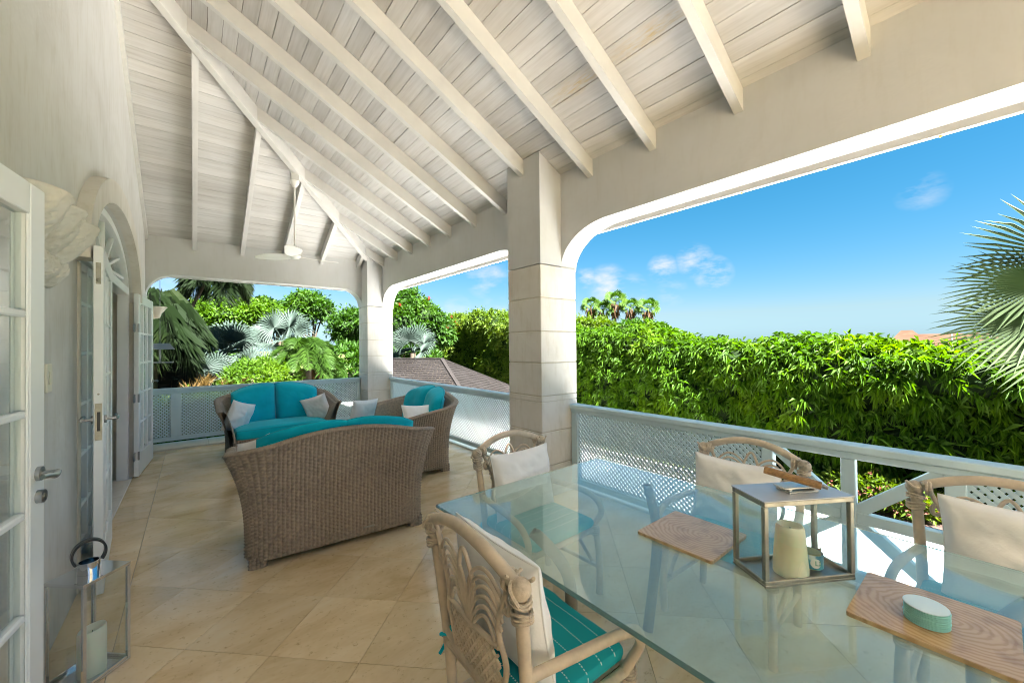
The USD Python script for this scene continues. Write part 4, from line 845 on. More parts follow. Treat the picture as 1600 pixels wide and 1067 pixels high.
# ---- on the table
def wood_mat_look(name, cx, cy):
    n = {'g': ('geometry', {}), 'mp': ('mapping', {'location': (-cx, -cy, 0)}), 'ms': ('mapping', {'scale': (5.4, 4.2, 1)}), 'nz': ('noise_texture', {'scale': 3.2, 'detail': 5.0}), 'ad': ('mix_vector', {'fac': 0.13, 'use_clamp': False}), 'ln': ('normal', {}),
         'w': ('wave_texture', {}), 'rp': ('rgb_ramp', {'ramp': [(0.10, (0.50, 0.315, 0.150)), (0.4, (0.565, 0.37, 0.185)), (0.85, (0.60, 0.405, 0.21))]}), 'nf': ('noise_texture', {'scale': 18.0, 'detail': 6.0}), 'rf': ('rgb_ramp', {'ramp': [(0.3, (0.55, 0.5, 0.48)), (0.5, (1, 1, 1))]}), 'mx': ('mix_color', {'blend_type': 'multiply', 'fac': 0.5}), 'p': ('principled_bsdf', {'roughness': 0.16, 'coat_weight': 0.3, 'coat_roughness': 0.05})}
    n.pop('ln'); n['w'] = ('wave_texture', {'wave_type': 'rings', 'rings_direction': 'z', 'scale': 4.2, 'distortion': 3.0, 'detail': 4.0, 'detail_scale': 1.2})
    l = [('g.position', 'mp.vector'), ('mp.vector', 'ms.vector'), ('ms.vector', 'nz.vector'), ('ms.vector', 'ad.a'), ('nz.color', 'ad.b'), ('ad.result', 'w.vector'), ('w.fac', 'rp.fac'), ('mp.vector', 'nf.vector'), ('nf.fac', 'rf.fac'), ('rp.color', 'mx.a'), ('rf.color', 'mx.b'), ('mx.result', 'p.base_color')]
    return usdkit.material(stage, '/World/Looks/' + name, n, l, surface='p.BSDF')
def mat_(label, x0, x1, y0, y1, nm):
    pg = sbox(x0 + .012, y0 + .012, x1 - .012, y1 - .012).buffer(.012)
    m = extrude(pg, .011); m.apply_translation((0, 0, TZ + .0008)); m2 = extrude(pg.buffer(-.0012), .0125); m2.apply_translation((0, 0, TZ + .0008))
    solo('place_mat', shift(cat_([m2, m]), ((x0 + x1) / 2, (y0 + y1) / 2, TZ)), wood_mat_look(nm, (x0 + x1) / 2 + .03, (y0 + y1) / 2 - .02), label, 'place mat', ((x0 + x1) / 2, (y0 + y1) / 2, TZ))
mat_('lacquered wood place mat left of the table lantern, nothing on it', 1.548, 1.885, .705, 1.036, 'mat_wood_a')
mat_('lacquered wood place mat under the stack of coasters', 1.578, 1.915, -.03, .313, 'mat_wood_b')
cc = onz = None
CO = principled('coaster_edge', (0.33, 0.68, 0.63), 0.5); COT = principled('coaster_face', (0.68, 0.82, 0.86), 0.45)
rngc = random.Random(3)
for k in range(9):
    m = lathe([(0, 0), (.046, 0), (.050, .0016), (.050, .0032), (.047, .0048), (0, .0048)], 40)
    ccx, ccy = 1.705 + rngc.uniform(-.0012, .0012), .148 + rngc.uniform(-.0012, .0012)
    lab = ['undermost', 'second', 'third', 'fourth', 'fifth', 'sixth', 'seventh', 'eighth'][k] + ' round pale green coaster from the bottom of the stack on the place mat' if k < 8 else 'topmost round coaster of the stack, its pale blue face up'
    solo('coaster', m, COT if k == 8 else CO, lab, 'coaster', (ccx, ccy, TZ + .0138 + .0056 * k), smooth=30, group='coasters stacked on the place mat')
# metal and glass lantern
LC = np.array([1.7325, .497, TZ + .0008]); LA = math.atan2(-.188, .306); LL, LWd, LH = .355, .165, .295
tl = T('table_lantern', 'tarnished metal lantern with glass sides on the table, two candles inside', 'lantern', LC, LA)
def lp(nm, m, mat=NICKEL, **k): return part(tl, nm, m, mat, world=False, **k)
a, b, w = LL / 2, LWd / 2, .017
for sx in (-1, 1):
    for sy in (-1, 1): lp('corner_post', bx(sx * a, sx * (a - w), sy * b, sy * (b - w), .0225, LH - .018, .002))
lp('base_tray', bx(-a, a, -b, b, 0, .008, .001))
for sy in (-1, 1): lp('base_rim', bx(-a + .0005, a - .0005, sy * b, sy * (b - .012), .0085, .022, .002)); lp('top_bar', bx(-a + .0005, a - .0005, sy * b, sy * (b - .016), LH - .0175, LH, .002))
for sx in (-1, 1): lp('base_rim', bx(sx * a, sx * (a - .012), -b + .0125, b - .0125, .0085, .022, .002)); lp('top_bar', bx(sx * a, sx * (a - .016), -b + .0165, b - .0165, LH - .0175, LH, .002))
lp('top_sheet', bx(-a - .002, a + .002, -b - .002, b + .002, LH + .0003, LH + .004, .001), principled('lantern_top', (0.52, 0.52, 0.53), 0.36, var=0.15, metallic=0.4))
for sy in (-1, 1): lp('glass_pane', bx(-a + w, a - w, sy * (b - .009), sy * (b - .0075), .0225, LH - .018), CLEAR)
for sx in (-1, 1): lp('glass_pane', bx(sx * (a - .009), sx * (a - .0075), -b + w, b - w, .0225, LH - .018), CLEAR)
lp('door_hook', tube(smoothpath([(a + .001, b - .03, .16), (a + .012, b - .03, .158), (a + .03, b - .02, .150), (a + .034, b - .01, .153)], 5), .003, 6), smooth=40)
hd = lp('handle_plate', cat_([bx(-.035, .085, -.035, .032, LH + .0045, LH + .010, .002), bx(-.05, .10, -.03, .026, LH + .018, LH + .024, .002), bx(-.03, -.018, -.028, .024, LH + .0105, LH + .0178), bx(.072, .084, -.028, .024, LH + .0105, LH + .0178)]), principled('handle_metal', (0.62, 0.61, 0.56), 0.3, metallic=0.5))
LEATH = principled('tan_leather', (0.34, 0.19, 0.075), 0.45, var=0.4, scale=12, stretch=(1, 8, 8))
part(hd, 'leather_grip', tube([(.068, -.062, LH + .038), (.008, .006, LH + .050), (-.048, .070, LH + .062)], .014, 14), LEATH, smooth=40, world=False)
part(hd, 'grip_end', tube([(.0685, -.0625, LH + .038), (.080, -.076, LH + .034)], .007, 10), STEEL, smooth=40, world=False)
def wax_pillar(name, label, pos, prof, mat, dent=.0, tilt=0.0, wick=True):
    t = T(name, label, 'candle', pos)
    seg = 40; m = lathe(prof, seg); v = np.array(m.vertices); zmax = v[:, 2].max()
    v[:, 2] += tilt * v[:, 0] * (v[:, 2] / zmax) ** 3; v += (meshkit.fbm(v * 22, 3, 4)[:, None] - .5) * .004
    part(t, 'wax', trimesh.Trimesh(v, m.faces, process=False), mat, smooth=50, world=False)
    if wick: part(t, 'wick', tube([(0, 0, prof[-1][1] - .004), (.002, 0, prof[-1][1] + .014)], .0018, 6), BLACK, world=False)
wax_pillar('pillar_candle', 'thick ivory pillar candle with hollowed top inside the table lantern', LC + [-.032 * 1 + .0, -.005, .009], [(0, 0), (.055, 0), (.056, .02), (.050, .10), (.045, .165), (.040, .175), (.033, .172), (.026, .158), (0, .150)], WAX)
jc = T('jar_candle', 'small glass jar candle with blue and white label inside the table lantern', 'candle', LC + [.055, -.048, .009])
part(jc, 'jar', lathe([(.002, .001), (.030, .001), (.034, .006), (.034, .086), (.031, .092), (.029, .090), (.030, .012), (.002, .008)], 32), CLEAR, smooth=40, world=False)
part(jc, 'wax', lathe([(0, .0085), (.0285, .0085), (.0285, .066), (0, .064)], 28), principled('lime_wax', (0.55, 0.62, 0.28), 0.5), smooth=40, world=False)
n = {'tc': ('texture_coordinate', {}), 'n1': ('noise_texture', {'scale': 24.0, 'detail': 3.0}), 'rp': ('rgb_ramp', {'ramp': [(0.40, (0.05, 0.33, 0.47)), (0.52, (0.15, 0.50, 0.62)), (0.60, (0.70, 0.80, 0.80))]}), 'p': ('principled_bsdf', {'roughness': 0.4})}
LABEL = usdkit.material(stage, '/World/Looks/jar_label', n, [('tc.object', 'n1.vector'), ('n1.fac', 'rp.fac'), ('rp.color', 'p.base_color')], surface='p.BSDF')
part(jc, 'paper_label', tube([(0, 0, .014), (0, 0, .064)], .0346, 36, cap=False), LABEL, smooth=40, world=False)
ang = math.atan2(-jc.loc[1], -jc.loc[0]) + .35
def wrapped(mesh, ang, r, z):
    v = np.array(mesh.vertices); th = ang + v[:, 0] / r; rr = r + v[:, 2]; return trimesh.Trimesh(np.c_[rr * np.cos(th), rr * np.sin(th), z + v[:, 1]], mesh.faces, process=False)
disc = trimesh.creation.cylinder(.017, .0006, sections=28)
part(jc, 'label_disc', wrapped(disc.subdivide().subdivide(), ang, .0350, .036), principled('label_white', (0.8, 0.8, 0.76), 0.5), world=False)
part(jc, 'lettering', wrapped(meshkit.text_mesh('LI', .016, .0005, True), ang - .12, .0356, .030), principled('label_green', (0.08, 0.38, 0.26), 0.5), world=False)

# ---- floor lantern by the door
FC = np.array([-.405, 2.853, 0.002]); FA = math.atan2(.157, .151); FS, FH = .105, .50
fo = T('floor_lantern', 'tall polished steel floor lantern with glass sides beside the near door', 'lantern', FC, FA)
def fp(nm, m, mat=CHROME, **k): return part(fo, nm, m, mat, world=False, **k)
for sx in (-1, 1):
    for sy in (-1, 1): fp('corner_post', bx(sx * FS, sx * (FS - .014), sy * FS, sy * (FS - .014), .0125, FH - .016, .001))
fp('base_plate', bx(-FS, FS, -FS, FS, 0, .012, .001)); fp('top_plate', bx(-FS - .001, FS + .001, -FS - .001, FS + .001, FH - .015, FH, .001))
for sx in (-1, 1):
    fp('glass_pane', bx(sx * (FS - .008), sx * (FS - .0065), -FS + .014, FS - .014, .0125, FH - .016), CLEAR); fp('glass_pane', bx(-FS + .014, FS - .014, sx * (FS - .008), sx * (FS - .0065), .0125, FH - .016), CLEAR)
    fp('base_edge', bx(sx * (FS - .001), sx * (FS - .010), -FS + .015, FS - .015, .0125, .026, .001)); fp('base_edge', bx(-FS + .015, FS - .015, sx * (FS - .001), sx * (FS - .010), .0125, .026, .001))
fp('chimney', lathe([(.0, FH + .0005), (.040, FH + .0005), (.040, FH + .055), (.036, FH + .055), (.036, FH + .004), (0, FH + .004)], 32), smooth=40)
t_ = np.linspace(0.12 * PI, 0.88 * PI, 5)
def strap():
    k = 40; a = np.linspace(-.22 * PI, 1.22 * PI, k); R1, R2, hw_ = .054, .063, .016; out = []
    for r, y in ((R1, -hw_), (R2, -hw_), (R2, hw_), (R1, hw_)): out.append(np.stack([r * np.cos(a), np.full(k, y), FH + .092 + r * 1.12 * np.sin(a)], -1))
    V = np.stack(out, 1); f = []
    for i in range(k - 1):
        for j in range(4): f.append([i * 4 + j, (i + 1) * 4 + j, (i + 1) * 4 + (j + 1) % 4, i * 4 + (j + 1) % 4])
    f = np.array(f); f = np.vstack([f[:, [0, 1, 2]], f[:, [0, 2, 3]], [[0, 1, 2], [0, 2, 3]], [[4 * k - 4, 4 * k - 2, 4 * k - 3], [4 * k - 4, 4 * k - 1, 4 * k - 2]]]); return trimesh.Trimesh(V.reshape(-1, 3), f, process=False)
st_ = fp('strap_handle', place(strap(), rz=-.55), BLACK, smooth=40)
part(st_, 'rivet', place(cat_([trimesh.creation.icosphere(1, .006).apply_translation((s * .045, .014, FH + .048)) for s in (-1, 1)]), rz=-.55), CHROME, smooth=True, world=False)
wax_pillar('pillar_candle', 'white pillar candle with slanting burnt top inside the floor lantern', FC + [.012, -.012, .0125], [(0, 0), (.052, 0), (.053, .02), (.052, .205), (.048, .215), (.036, .205), (.02, .192), (0, .188)], WAXG, tilt=.14)

# ================================================================== PLANTS
def leaves(P, D, L, W, rng, droop=0.25, fold=0.15, jitter=0.5):
    """one folded diamond per leaf: base P, pointing along D"""
    n_ = len(P); D = D + rng.normal(0, jitter, (n_, 3)) * 0.5; D[:, 2] -= droop; D /= np.linalg.norm(D, axis=1, keepdims=True) + 1e-9
    S = np.cross(D, rng.normal(0, 1, (n_, 3)) * 0.5 + [0, 0, 1.0]); S /= np.linalg.norm(S, axis=1, keepdims=True) + 1e-9; N = np.cross(S, D)
    L = L * rng.uniform(.7, 1.25, (n_, 1)); W = W * rng.uniform(.8, 1.2, (n_, 1))
    v = np.stack([P, P + D * L * .45 + S * W / 2 + N * W * fold, P + D * L + np.array([0, 0, -1.0]) * L * droop * .5, P + D * L * .45 - S * W / 2 + N * W * fold], 1).reshape(-1, 3)
    k = np.arange(n_) * 4; return v, np.vstack([np.c_[k, k + 1, k + 2], np.c_[k, k + 2, k + 3]])
def cluster(P, N, per, spread, L, W, rng, droop=0.4, up=0.0):
    """tufts: per leaves fan out from each point P, facing roughly N"""
    n_ = len(P); B = np.repeat(P, per, 0) + rng.normal(0, spread, (n_ * per, 3)); D = np.repeat(N, per, 0) * 0.8 + rng.normal(0, .75, (n_ * per, 3)); D[:, 2] += up
    return leaves(B, D, L, W, rng, droop)
def tm(v, f): return trimesh.Trimesh(v, f, process=False)
BARK = principled('bark', (0.075, 0.058, 0.042), 0.9, var=0.4, scale=8, bump=0.6, bscale=25, coord='world')
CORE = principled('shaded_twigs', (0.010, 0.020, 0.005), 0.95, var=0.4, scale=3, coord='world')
G_HEDGE = leafy('hedge_leaf', (0.034, 0.082, 0.0022), (0.130, 0.215, 0.005), 0.46, c3=(0.27, 0.25, 0.015))
G_CROTON = leafy('croton_leaf', (0.045, 0.080, 0.004), (0.125, 0.160, 0.008), 0.42, c3=(0.25, 0.14, 0.02))
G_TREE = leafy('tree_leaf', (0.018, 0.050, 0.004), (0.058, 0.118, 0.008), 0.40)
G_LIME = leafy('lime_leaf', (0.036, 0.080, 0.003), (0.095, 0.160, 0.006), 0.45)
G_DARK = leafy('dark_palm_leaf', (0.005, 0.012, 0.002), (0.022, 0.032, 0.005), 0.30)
G_PALM = leafy('palm_leaf_green', (0.026, 0.062, 0.006), (0.075, 0.125, 0.014), 0.40)
G_SILVER = leafy('silver_palm_leaf', (0.028, 0.043, 0.033), (0.072, 0.095, 0.077), 0.25, 0.5)
G_PALE = leafy('pale_palm_leaf', (0.058, 0.084, 0.036), (0.150, 0.180, 0.098), 0.35, 0.45)
G_DEAD = leafy('dead_frond', (0.065, 0.032, 0.011), (0.13, 0.070, 0.026), 0.2)
G_STRAW = leafy('straw_grass', (0.070, 0.042, 0.010), (0.12, 0.075, 0.018), 0.4)
RED = leafy('red_blossom', (0.20, 0.015, 0.008), (0.30, 0.045, 0.02), 0.4)
PINKF = leafy('pink_blossom', (0.20, 0.07, 0.055), (0.28, 0.13, 0.10), 0.4)

def hedge(name, label, cat, line, zlo, ztop, mat, seed, dens=34, L=.30, W=.075, lump=0.55, per=9, sp=.075, dr=.40):
    """a tall leafy hedge along a plan line: lumpy leaf tufts over a dark heart"""
    rng = np.random.default_rng(seed); ls = LineString(line); Ln = ls.length; ns = int(Ln / .35)
    s = np.linspace(0, Ln, ns); pt = np.array([ls.interpolate(x).coords[0] for x in s]); tn = np.gradient(pt, axis=0); tn /= np.linalg.norm(tn, axis=1, keepdims=True); nr = np.c_[tn[:, 1], -tn[:, 0]]
    t = T(name, label, cat, (pt[ns // 2][0], pt[ns // 2][1], GZ))
    zt = lambda q: np.interp(q, np.linspace(0, Ln, len(ztop)), ztop)
    prof = 20; a = np.linspace(0, 1, prof)
    def surf(S, A, inset=0.0):
        X = np.interp(S, s, pt[:, 0]); Y = np.interp(S, s, pt[:, 1]); NX = np.interp(S, s, nr[:, 0]); NY = np.interp(S, s, nr[:, 1])
        H = zt(S); lo = zlo; r = 0.9
        # front face up, over the shoulder and back across the top
        hgt = H - lo; tot = hgt + 1.6; d = A * tot
        z = np.where(d < hgt - .5, lo + d, 0); th = np.clip((d - (hgt - .5)) / .9, 0, 1) * PI / 2
        z = np.where(d < hgt - .5, lo + d, H - .5 + .5 * np.sin(th)); back = np.where(d < hgt - .5, 0, .55 * (1 - np.cos(th)) + np.clip(d - (hgt + .4), 0, 9))
        lum = (meshkit.fbm(np.stack([S * .62, d * .75, S * 0 + seed], -1), 4, seed) - .5) * 2 * lump + 0.25 * np.sin(A * PI)
        o = lum - inset; nz = np.sin(th); no = np.cos(th)
        return np.stack([X + NX * (o * no - back), Y + NY * (o * no - back), z + o * nz * .7 - inset * .2], -1), np.stack([NX * no, NY * no, nz + .15], -1)
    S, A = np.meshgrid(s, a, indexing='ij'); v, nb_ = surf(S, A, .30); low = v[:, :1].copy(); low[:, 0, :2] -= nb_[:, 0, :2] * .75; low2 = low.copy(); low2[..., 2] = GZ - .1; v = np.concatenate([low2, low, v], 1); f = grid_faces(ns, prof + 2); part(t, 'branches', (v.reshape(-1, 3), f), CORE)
    n_ = int(Ln * (np.mean(ztop) - zlo + 1.6) * dens); q = rng.uniform(0, Ln, n_); w = rng.uniform(0, 1, n_) ** .9; Pp, Nn = surf(q, w, 0.06); Pp += rng.normal(0, .09, Pp.shape)
    part(t, 'foliage', tm(*cluster(Pp, Nn, per, sp, L, W, rng, dr)), mat, kind='stuff'); return t
hedge('hedge', 'tall dense green hedge of drooping leaves running the whole length beyond the right railing', 'hedge', [(12.6, 13.0), (12.6, 6), (12.7, 0), (12.9, -7)], -1.35, [2.2, 2.15, 1.92, 1.75, 1.62, 1.45, 1.3, 1.08, .98, 1.0, 1.0, 1.0], G_HEDGE, 3, dens=42, L=.27, W=.066, lump=.85, per=11, sp=.035, dr=.75)
hedge('hedge', 'yellow green hedge of rounder clumps between the two columns behind the shingled roof', 'hedge', [(13.4, 25.0), (13.6, 19), (13.0, 13.2)], -2.0, [3.0, 3.7, 3.5, 3.2, 3.1, 3.0], G_CROTON, 9, dens=30, L=.22, W=.085, lump=.75, per=9)

def limb(p0, p1, r0, r1, bend, rng):
    m = (np.array(p0) + p1) / 2 + rng.normal(0, bend, 3); return tube(smoothpath([p0, m, p1], 4), np.linspace(r0, r1, 9), 7)
def tree(name, label, top, R, mat, seed, n_=900, L=.26, W=.10, flat=0.8, per=8, blossom=None, group=None, lobes=9, droop=.25):
    """trunk and limbs carrying a crown of leafy clumps; top = centre of the crown"""
    rng = np.random.default_rng(seed); top = np.array(top, float); base = np.array([top[0], top[1], GZ])
    t = T(name, label, 'tree', base, 0, group)
    fork = base + (top - base) * [1, 1, .55]
    part(t, 'trunk', tube(smoothpath([base, (base + fork) / 2 + rng.normal(0, .1, 3), fork], 5), np.linspace(.22, .13, 11) * R / 2, 9), BARK, smooth=50)
    cen = []; rad = []
    for k in range(lobes):
        d = rng.normal(0, 1, 3); d /= np.linalg.norm(d); d[2] = abs(d[2]) * .9 - .25; c = top + d * R * np.array([.62, .62, .62 * flat]); cen.append(c); rad.append(R * rng.uniform(.36, .52))
        part(t, 'limb', limb(fork, c, .09 * R / 2, .025, .15, rng), BARK, smooth=50)
    cen.append(top); rad.append(R * .6); cen, rad = np.array(cen), np.array(rad)
    k = rng.choice(len(cen), n_, p=rad ** 2 / (rad ** 2).sum()); d = rng.normal(0, 1, (n_, 3)); d /= np.linalg.norm(d, axis=1, keepdims=True)
    Pp = cen[k] + d * (rad[k] * rng.uniform(.55, 1.05, n_) ** .5)[:, None] * [1, 1, flat]; Nn = d * .8 + (Pp - top) / R * .5 + [0, 0, .2]
    part(t, 'crown', tm(*cluster(Pp, Nn, per, .10, L, W, rng, droop)), mat, kind='stuff')
    hearts = []
    for c, r in zip(cen, rad):
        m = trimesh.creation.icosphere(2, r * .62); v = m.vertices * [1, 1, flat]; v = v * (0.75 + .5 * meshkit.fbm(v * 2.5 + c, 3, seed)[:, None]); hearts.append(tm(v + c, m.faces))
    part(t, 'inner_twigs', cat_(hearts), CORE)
    if blossom is not None:
        m = 44; kk = rng.choice(n_, m); kk = kk[Pp[kk][:, 2] > top[2] - .1 * R]; Q = Pp[kk] + Nn[kk] * .10
        part(t, 'blossom', tm(*cluster(Q, Nn[kk] + [0, 0, .6], 6, .05, .16, .10, rng, 0.0, .5)), blossom, kind='stuff')
    return t
GT = 'garden trees beyond the back railing'
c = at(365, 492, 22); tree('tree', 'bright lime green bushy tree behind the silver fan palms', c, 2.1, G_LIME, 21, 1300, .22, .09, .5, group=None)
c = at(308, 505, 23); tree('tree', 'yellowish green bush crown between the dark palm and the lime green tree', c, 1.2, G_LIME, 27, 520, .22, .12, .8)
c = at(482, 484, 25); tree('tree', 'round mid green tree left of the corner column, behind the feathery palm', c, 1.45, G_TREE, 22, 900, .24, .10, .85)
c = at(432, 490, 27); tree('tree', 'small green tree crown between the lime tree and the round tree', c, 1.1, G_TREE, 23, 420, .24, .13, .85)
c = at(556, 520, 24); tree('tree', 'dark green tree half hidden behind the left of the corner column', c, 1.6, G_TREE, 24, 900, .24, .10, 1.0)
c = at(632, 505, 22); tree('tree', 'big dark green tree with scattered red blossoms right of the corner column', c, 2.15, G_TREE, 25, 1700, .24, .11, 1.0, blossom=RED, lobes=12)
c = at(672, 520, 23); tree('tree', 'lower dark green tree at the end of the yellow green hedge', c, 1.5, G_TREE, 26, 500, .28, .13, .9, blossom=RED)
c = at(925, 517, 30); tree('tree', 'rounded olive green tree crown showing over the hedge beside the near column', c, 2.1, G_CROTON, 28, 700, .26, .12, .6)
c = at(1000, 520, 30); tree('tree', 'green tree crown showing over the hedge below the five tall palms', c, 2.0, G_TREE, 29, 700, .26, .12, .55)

def fan_leaf(hast, axis, normal, R, rng, nseg=30, spread=2.35, join=.50, droop=.18, stem=None, pleat=.022):
    """a fan palm leaf: pleated segments radiating from the stalk's end, free at their tips"""
    a = np.array(axis, float); a /= np.linalg.norm(a); n0 = np.array(normal, float); n0 -= a * (n0 @ a); n0 /= np.linalg.norm(n0); b = np.cross(n0, a); V, F = [], []
    th = np.linspace(-spread, spread, nseg); dth = th[1] - th[0]; hast = np.array(hast, float)
    for i, q in enumerate(th):
        Rr = R * (.72 + .28 * math.cos(q * .6)) * rng.uniform(.92, 1.06); tw = rng.normal(0, .04); cup = .25 * (q / spread) ** 2
        d = lambda x: math.cos(x) * a + math.sin(x) * b
        g = np.array([0, 0, -1.0]); tip = hast + d(q + tw) * Rr + n0 * (cup * Rr * .6) + g * droop * Rr * rng.uniform(.5, 1.6)
        m = lambda x, r, h: hast + d(x) * r + n0 * (h + cup * r * .6)
        k = len(V); j = join * R; e = dth * .5
        V += [hast + n0 * .005, m(q - e, j * .95, -pleat * .9 * R), m(q, j * 1.02, pleat * R), m(q + e, j * .95, -pleat * .9 * R), m(q - e * .55, (j + Rr) * .53, -.010 * R) + g * droop * .25 * Rr, m(q, (j + Rr) * .53, .012 * R) + g * droop * .25 * Rr, m(q + e * .55, (j + Rr) * .53, -.010 * R) + g * droop * .25 * Rr, tip]
        F += [[k, k + 1, k + 2], [k, k + 2, k + 3], [k + 1, k + 4, k + 5], [k + 1, k + 5, k + 2], [k + 2, k + 5, k + 6], [k + 2, k + 6, k + 3], [k + 4, k + 7, k + 5], [k + 5, k + 7, k + 6]]
    if stem is not None:
        sm = tube(smoothpath([stem, (np.array(stem) + hast) / 2 + [0, 0, .06], hast], 4), np.linspace(.030, .016, 9) * R, 5); o = len(V); V += list(np.array(sm.vertices)); F += (np.array(sm.faces) + o).tolist()
    return tm(np.array(V), np.array(F))
def trunk_of(t, base, crown, r, mat=BARK):
    part(t, 'trunk', tube(smoothpath([base, (np.array(base) + crown) / 2, crown], 5), np.linspace(r, r * .8, 11), 10), mat, smooth=50)
def fan_palm(label, crown, R, nl, mat, seed, face=None, stalk=.8, up=.25, name='fan_palm', spread=2.2, nseg=26):
    rng = np.random.default_rng(seed); crown = np.array(crown, float); base = np.array([crown[0], crown[1], GZ]); t = T(name, label, 'palm', base); trunk_of(t, base, crown, .16)
    tocam = -crown[:2] / np.linalg.norm(crown[:2])
    for i in range(nl):
        az = 2 * PI * i / nl * 2.618 + rng.normal(0, .15); el = rng.uniform(-.25, 1.15) if i > 2 else rng.uniform(.9, 1.3)
        dd = np.array([math.cos(az) * math.cos(el), math.sin(az) * math.cos(el), math.sin(el)]); h = crown + dd * R * stalk
        nm = np.array([tocam[0], tocam[1], .35]) * .8 + np.array([0, 0, 1.0]) * .5 - dd * .35 + rng.normal(0, .15, 3)
        part(t, 'palm_leaf', fan_leaf(h, dd + [0, 0, .12], nm, R * rng.uniform(.85, 1.1), rng, nseg, spread, .34, stem=crown + dd * .05), mat)
    return t
fan_palm('left silver fan palm with broad pleated leaves behind the back railing', at(352, 556, 15.5), .74, 18, G_SILVER, 31)
fan_palm('silver fan palm rising behind the green feathery palm', at(440, 532, 17.5), .78, 16, G_SILVER, 32, up=.5)
fan_palm('low silver fan palm with stiff narrow leaves at the foot of the left fan palm', at(322, 600, 13.5), .62, 8, G_SILVER, 33)
fan_palm('small silver fan palm in the shade right of the corner column', at(645, 552, 18), .85, 9, G_SILVER, 34)
fan_palm('low silver fan palm below the middle of the back railing view', at(398, 590, 13.8), .6, 8, G_SILVER, 35)
# the big pale fan palm at the right edge
bc = np.array([9.6, -1.2, 1.75]); t = T('fan_palm', 'big pale fan palm reaching into the picture at the right edge', 'palm', (bc[0], bc[1], GZ)); trunk_of(t, (bc[0], bc[1], GZ), bc, .22); rg = np.random.default_rng(40)
for (u, v, du, dv, R, nrm, dist) in [(1634, 446, -1, -.22, 1.0, (-.80, -.15, .60), 8.7), (1624, 500, -1, .02, 1.02, (-.75, -.1, .75), 8.4), (1668, 540, -1, .04, .9, (-.70, -.1, .8), 8.1), (1670, 400, -.6, -1, 1.1, (-.8, .3, .5), 9.0), (1720, 500, .4, -.6, 1.1, (-.7, 0, .7), 9.2), (1740, 560, .8, .2, 1.1, (-.5, 0, .8), 9.2)]:
    h = at(u, v, dist); ax_ = np.array([-.12, -du, -dv]); part(t, 'palm_leaf', fan_leaf(h, ax_, nrm, R, rg, 34, 1.75, .24, .10, stem=bc, pleat=.020), G_PALE)

def frond(base, d, Lf, droop, rng, nleaf=44, ll=.42, lw=.035, hang=.35, vee=.5, jit=.12):
    """a feather palm frond: arching midrib with leaflets on both sides"""
    d = np.array(d, float); d /= np.linalg.norm(d); s = np.linspace(0, 1, 14); pts = np.array(base) + d * (Lf * s)[:, None] + np.array([0, 0, -1.0]) * (droop * Lf * s ** 2.2)[:, None]
    rib = tube(pts, np.linspace(.022, .005, 14) * Lf / 1.5, 5); V, F = [np.array(rib.vertices)], [np.array(rib.faces)]; o = len(rib.vertices)
    tt = np.linspace(.10, 1, nleaf); Pp = np.stack([np.interp(tt, s, pts[:, k]) for k in range(3)], 1); Tn = np.stack([np.interp(tt, s, np.gradient(pts[:, k], s)) for k in range(3)], 1); Tn /= np.linalg.norm(Tn, axis=1, keepdims=True)
    Sd = np.cross(Tn, [0, 0, 1.0]); Sd /= np.linalg.norm(Sd, axis=1, keepdims=True) + 1e-9; Up = np.cross(Sd, Tn)
    env = np.sin(np.clip(tt * .93 + .07, 0, 1) * PI) ** .55
    for sg in (-1, 1):
        D = Sd * sg + Tn * .75 + Up * vee + rng.normal(0, jit, Pp.shape); D /= np.linalg.norm(D, axis=1, keepdims=True); Lx = (ll * env * rng.uniform(.85, 1.1, nleaf))[:, None]
        W_ = np.cross(D, Up); W_ /= np.linalg.norm(W_, axis=1, keepdims=True) + 1e-9; g = np.array([0, 0, -1.0])
        v = np.stack([Pp, Pp + D * Lx * .5 + W_ * lw / 2 + g * hang * .22 * Lx, Pp + D * Lx + g * hang * Lx, Pp + D * Lx * .5 - W_ * lw / 2 + g * hang * .22 * Lx], 1).reshape(-1, 3)
        k = np.arange(nleaf) * 4 + o; F.append(np.vstack([np.c_[k, k + 1, k + 2], np.c_[k, k + 2, k + 3]])); V.append(v); o += len(v)
    return tm(np.vstack(V), np.vstack(F))
def feather_palm(label, crown, Lf, nf, mat, seed, el=(.0, 1.2), droop=.6, ll=.42, lw=.035, hang=.35, base_z=GZ, r=.13, nleaf=44, vee=.5, jit=.12, az=None, name='feather_palm', group=None, lean=(0, 0)):
    rng = np.random.default_rng(seed); crown = np.array(crown, float); base = np.array([crown[0] + lean[0], crown[1] + lean[1], base_z]); t = T(name, label, 'palm', base, 0, group); trunk_of(t, base, crown, r)
    for i in range(nf):
        a = (2.39996 * i + rng.normal(0, .12)) if az is None else az[0] + (az[1] - az[0]) * rng.random(); e = el[0] + (el[1] - el[0]) * ((i + .5) / nf) + rng.normal(0, .06)
        part(t, 'frond', frond(crown, (math.cos(a) * math.cos(e), math.sin(a) * math.cos(e), math.sin(e)), Lf * rng.uniform(.85, 1.1), droop * rng.uniform(.8, 1.2), rng, nleaf, ll, lw, hang, vee, jit), mat)
    return t
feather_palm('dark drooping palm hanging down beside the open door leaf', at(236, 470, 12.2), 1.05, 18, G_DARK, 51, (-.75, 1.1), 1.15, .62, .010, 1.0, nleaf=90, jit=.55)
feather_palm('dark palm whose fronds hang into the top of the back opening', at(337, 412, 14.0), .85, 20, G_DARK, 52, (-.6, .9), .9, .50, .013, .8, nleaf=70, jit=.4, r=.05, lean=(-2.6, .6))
feather_palm('slender green coconut palm against the sky behind the lime green tree', at(392, 478, 30), 2.1, 12, G_PALM, 53, (-.1, 1.1), .75, .55, .06, .5)
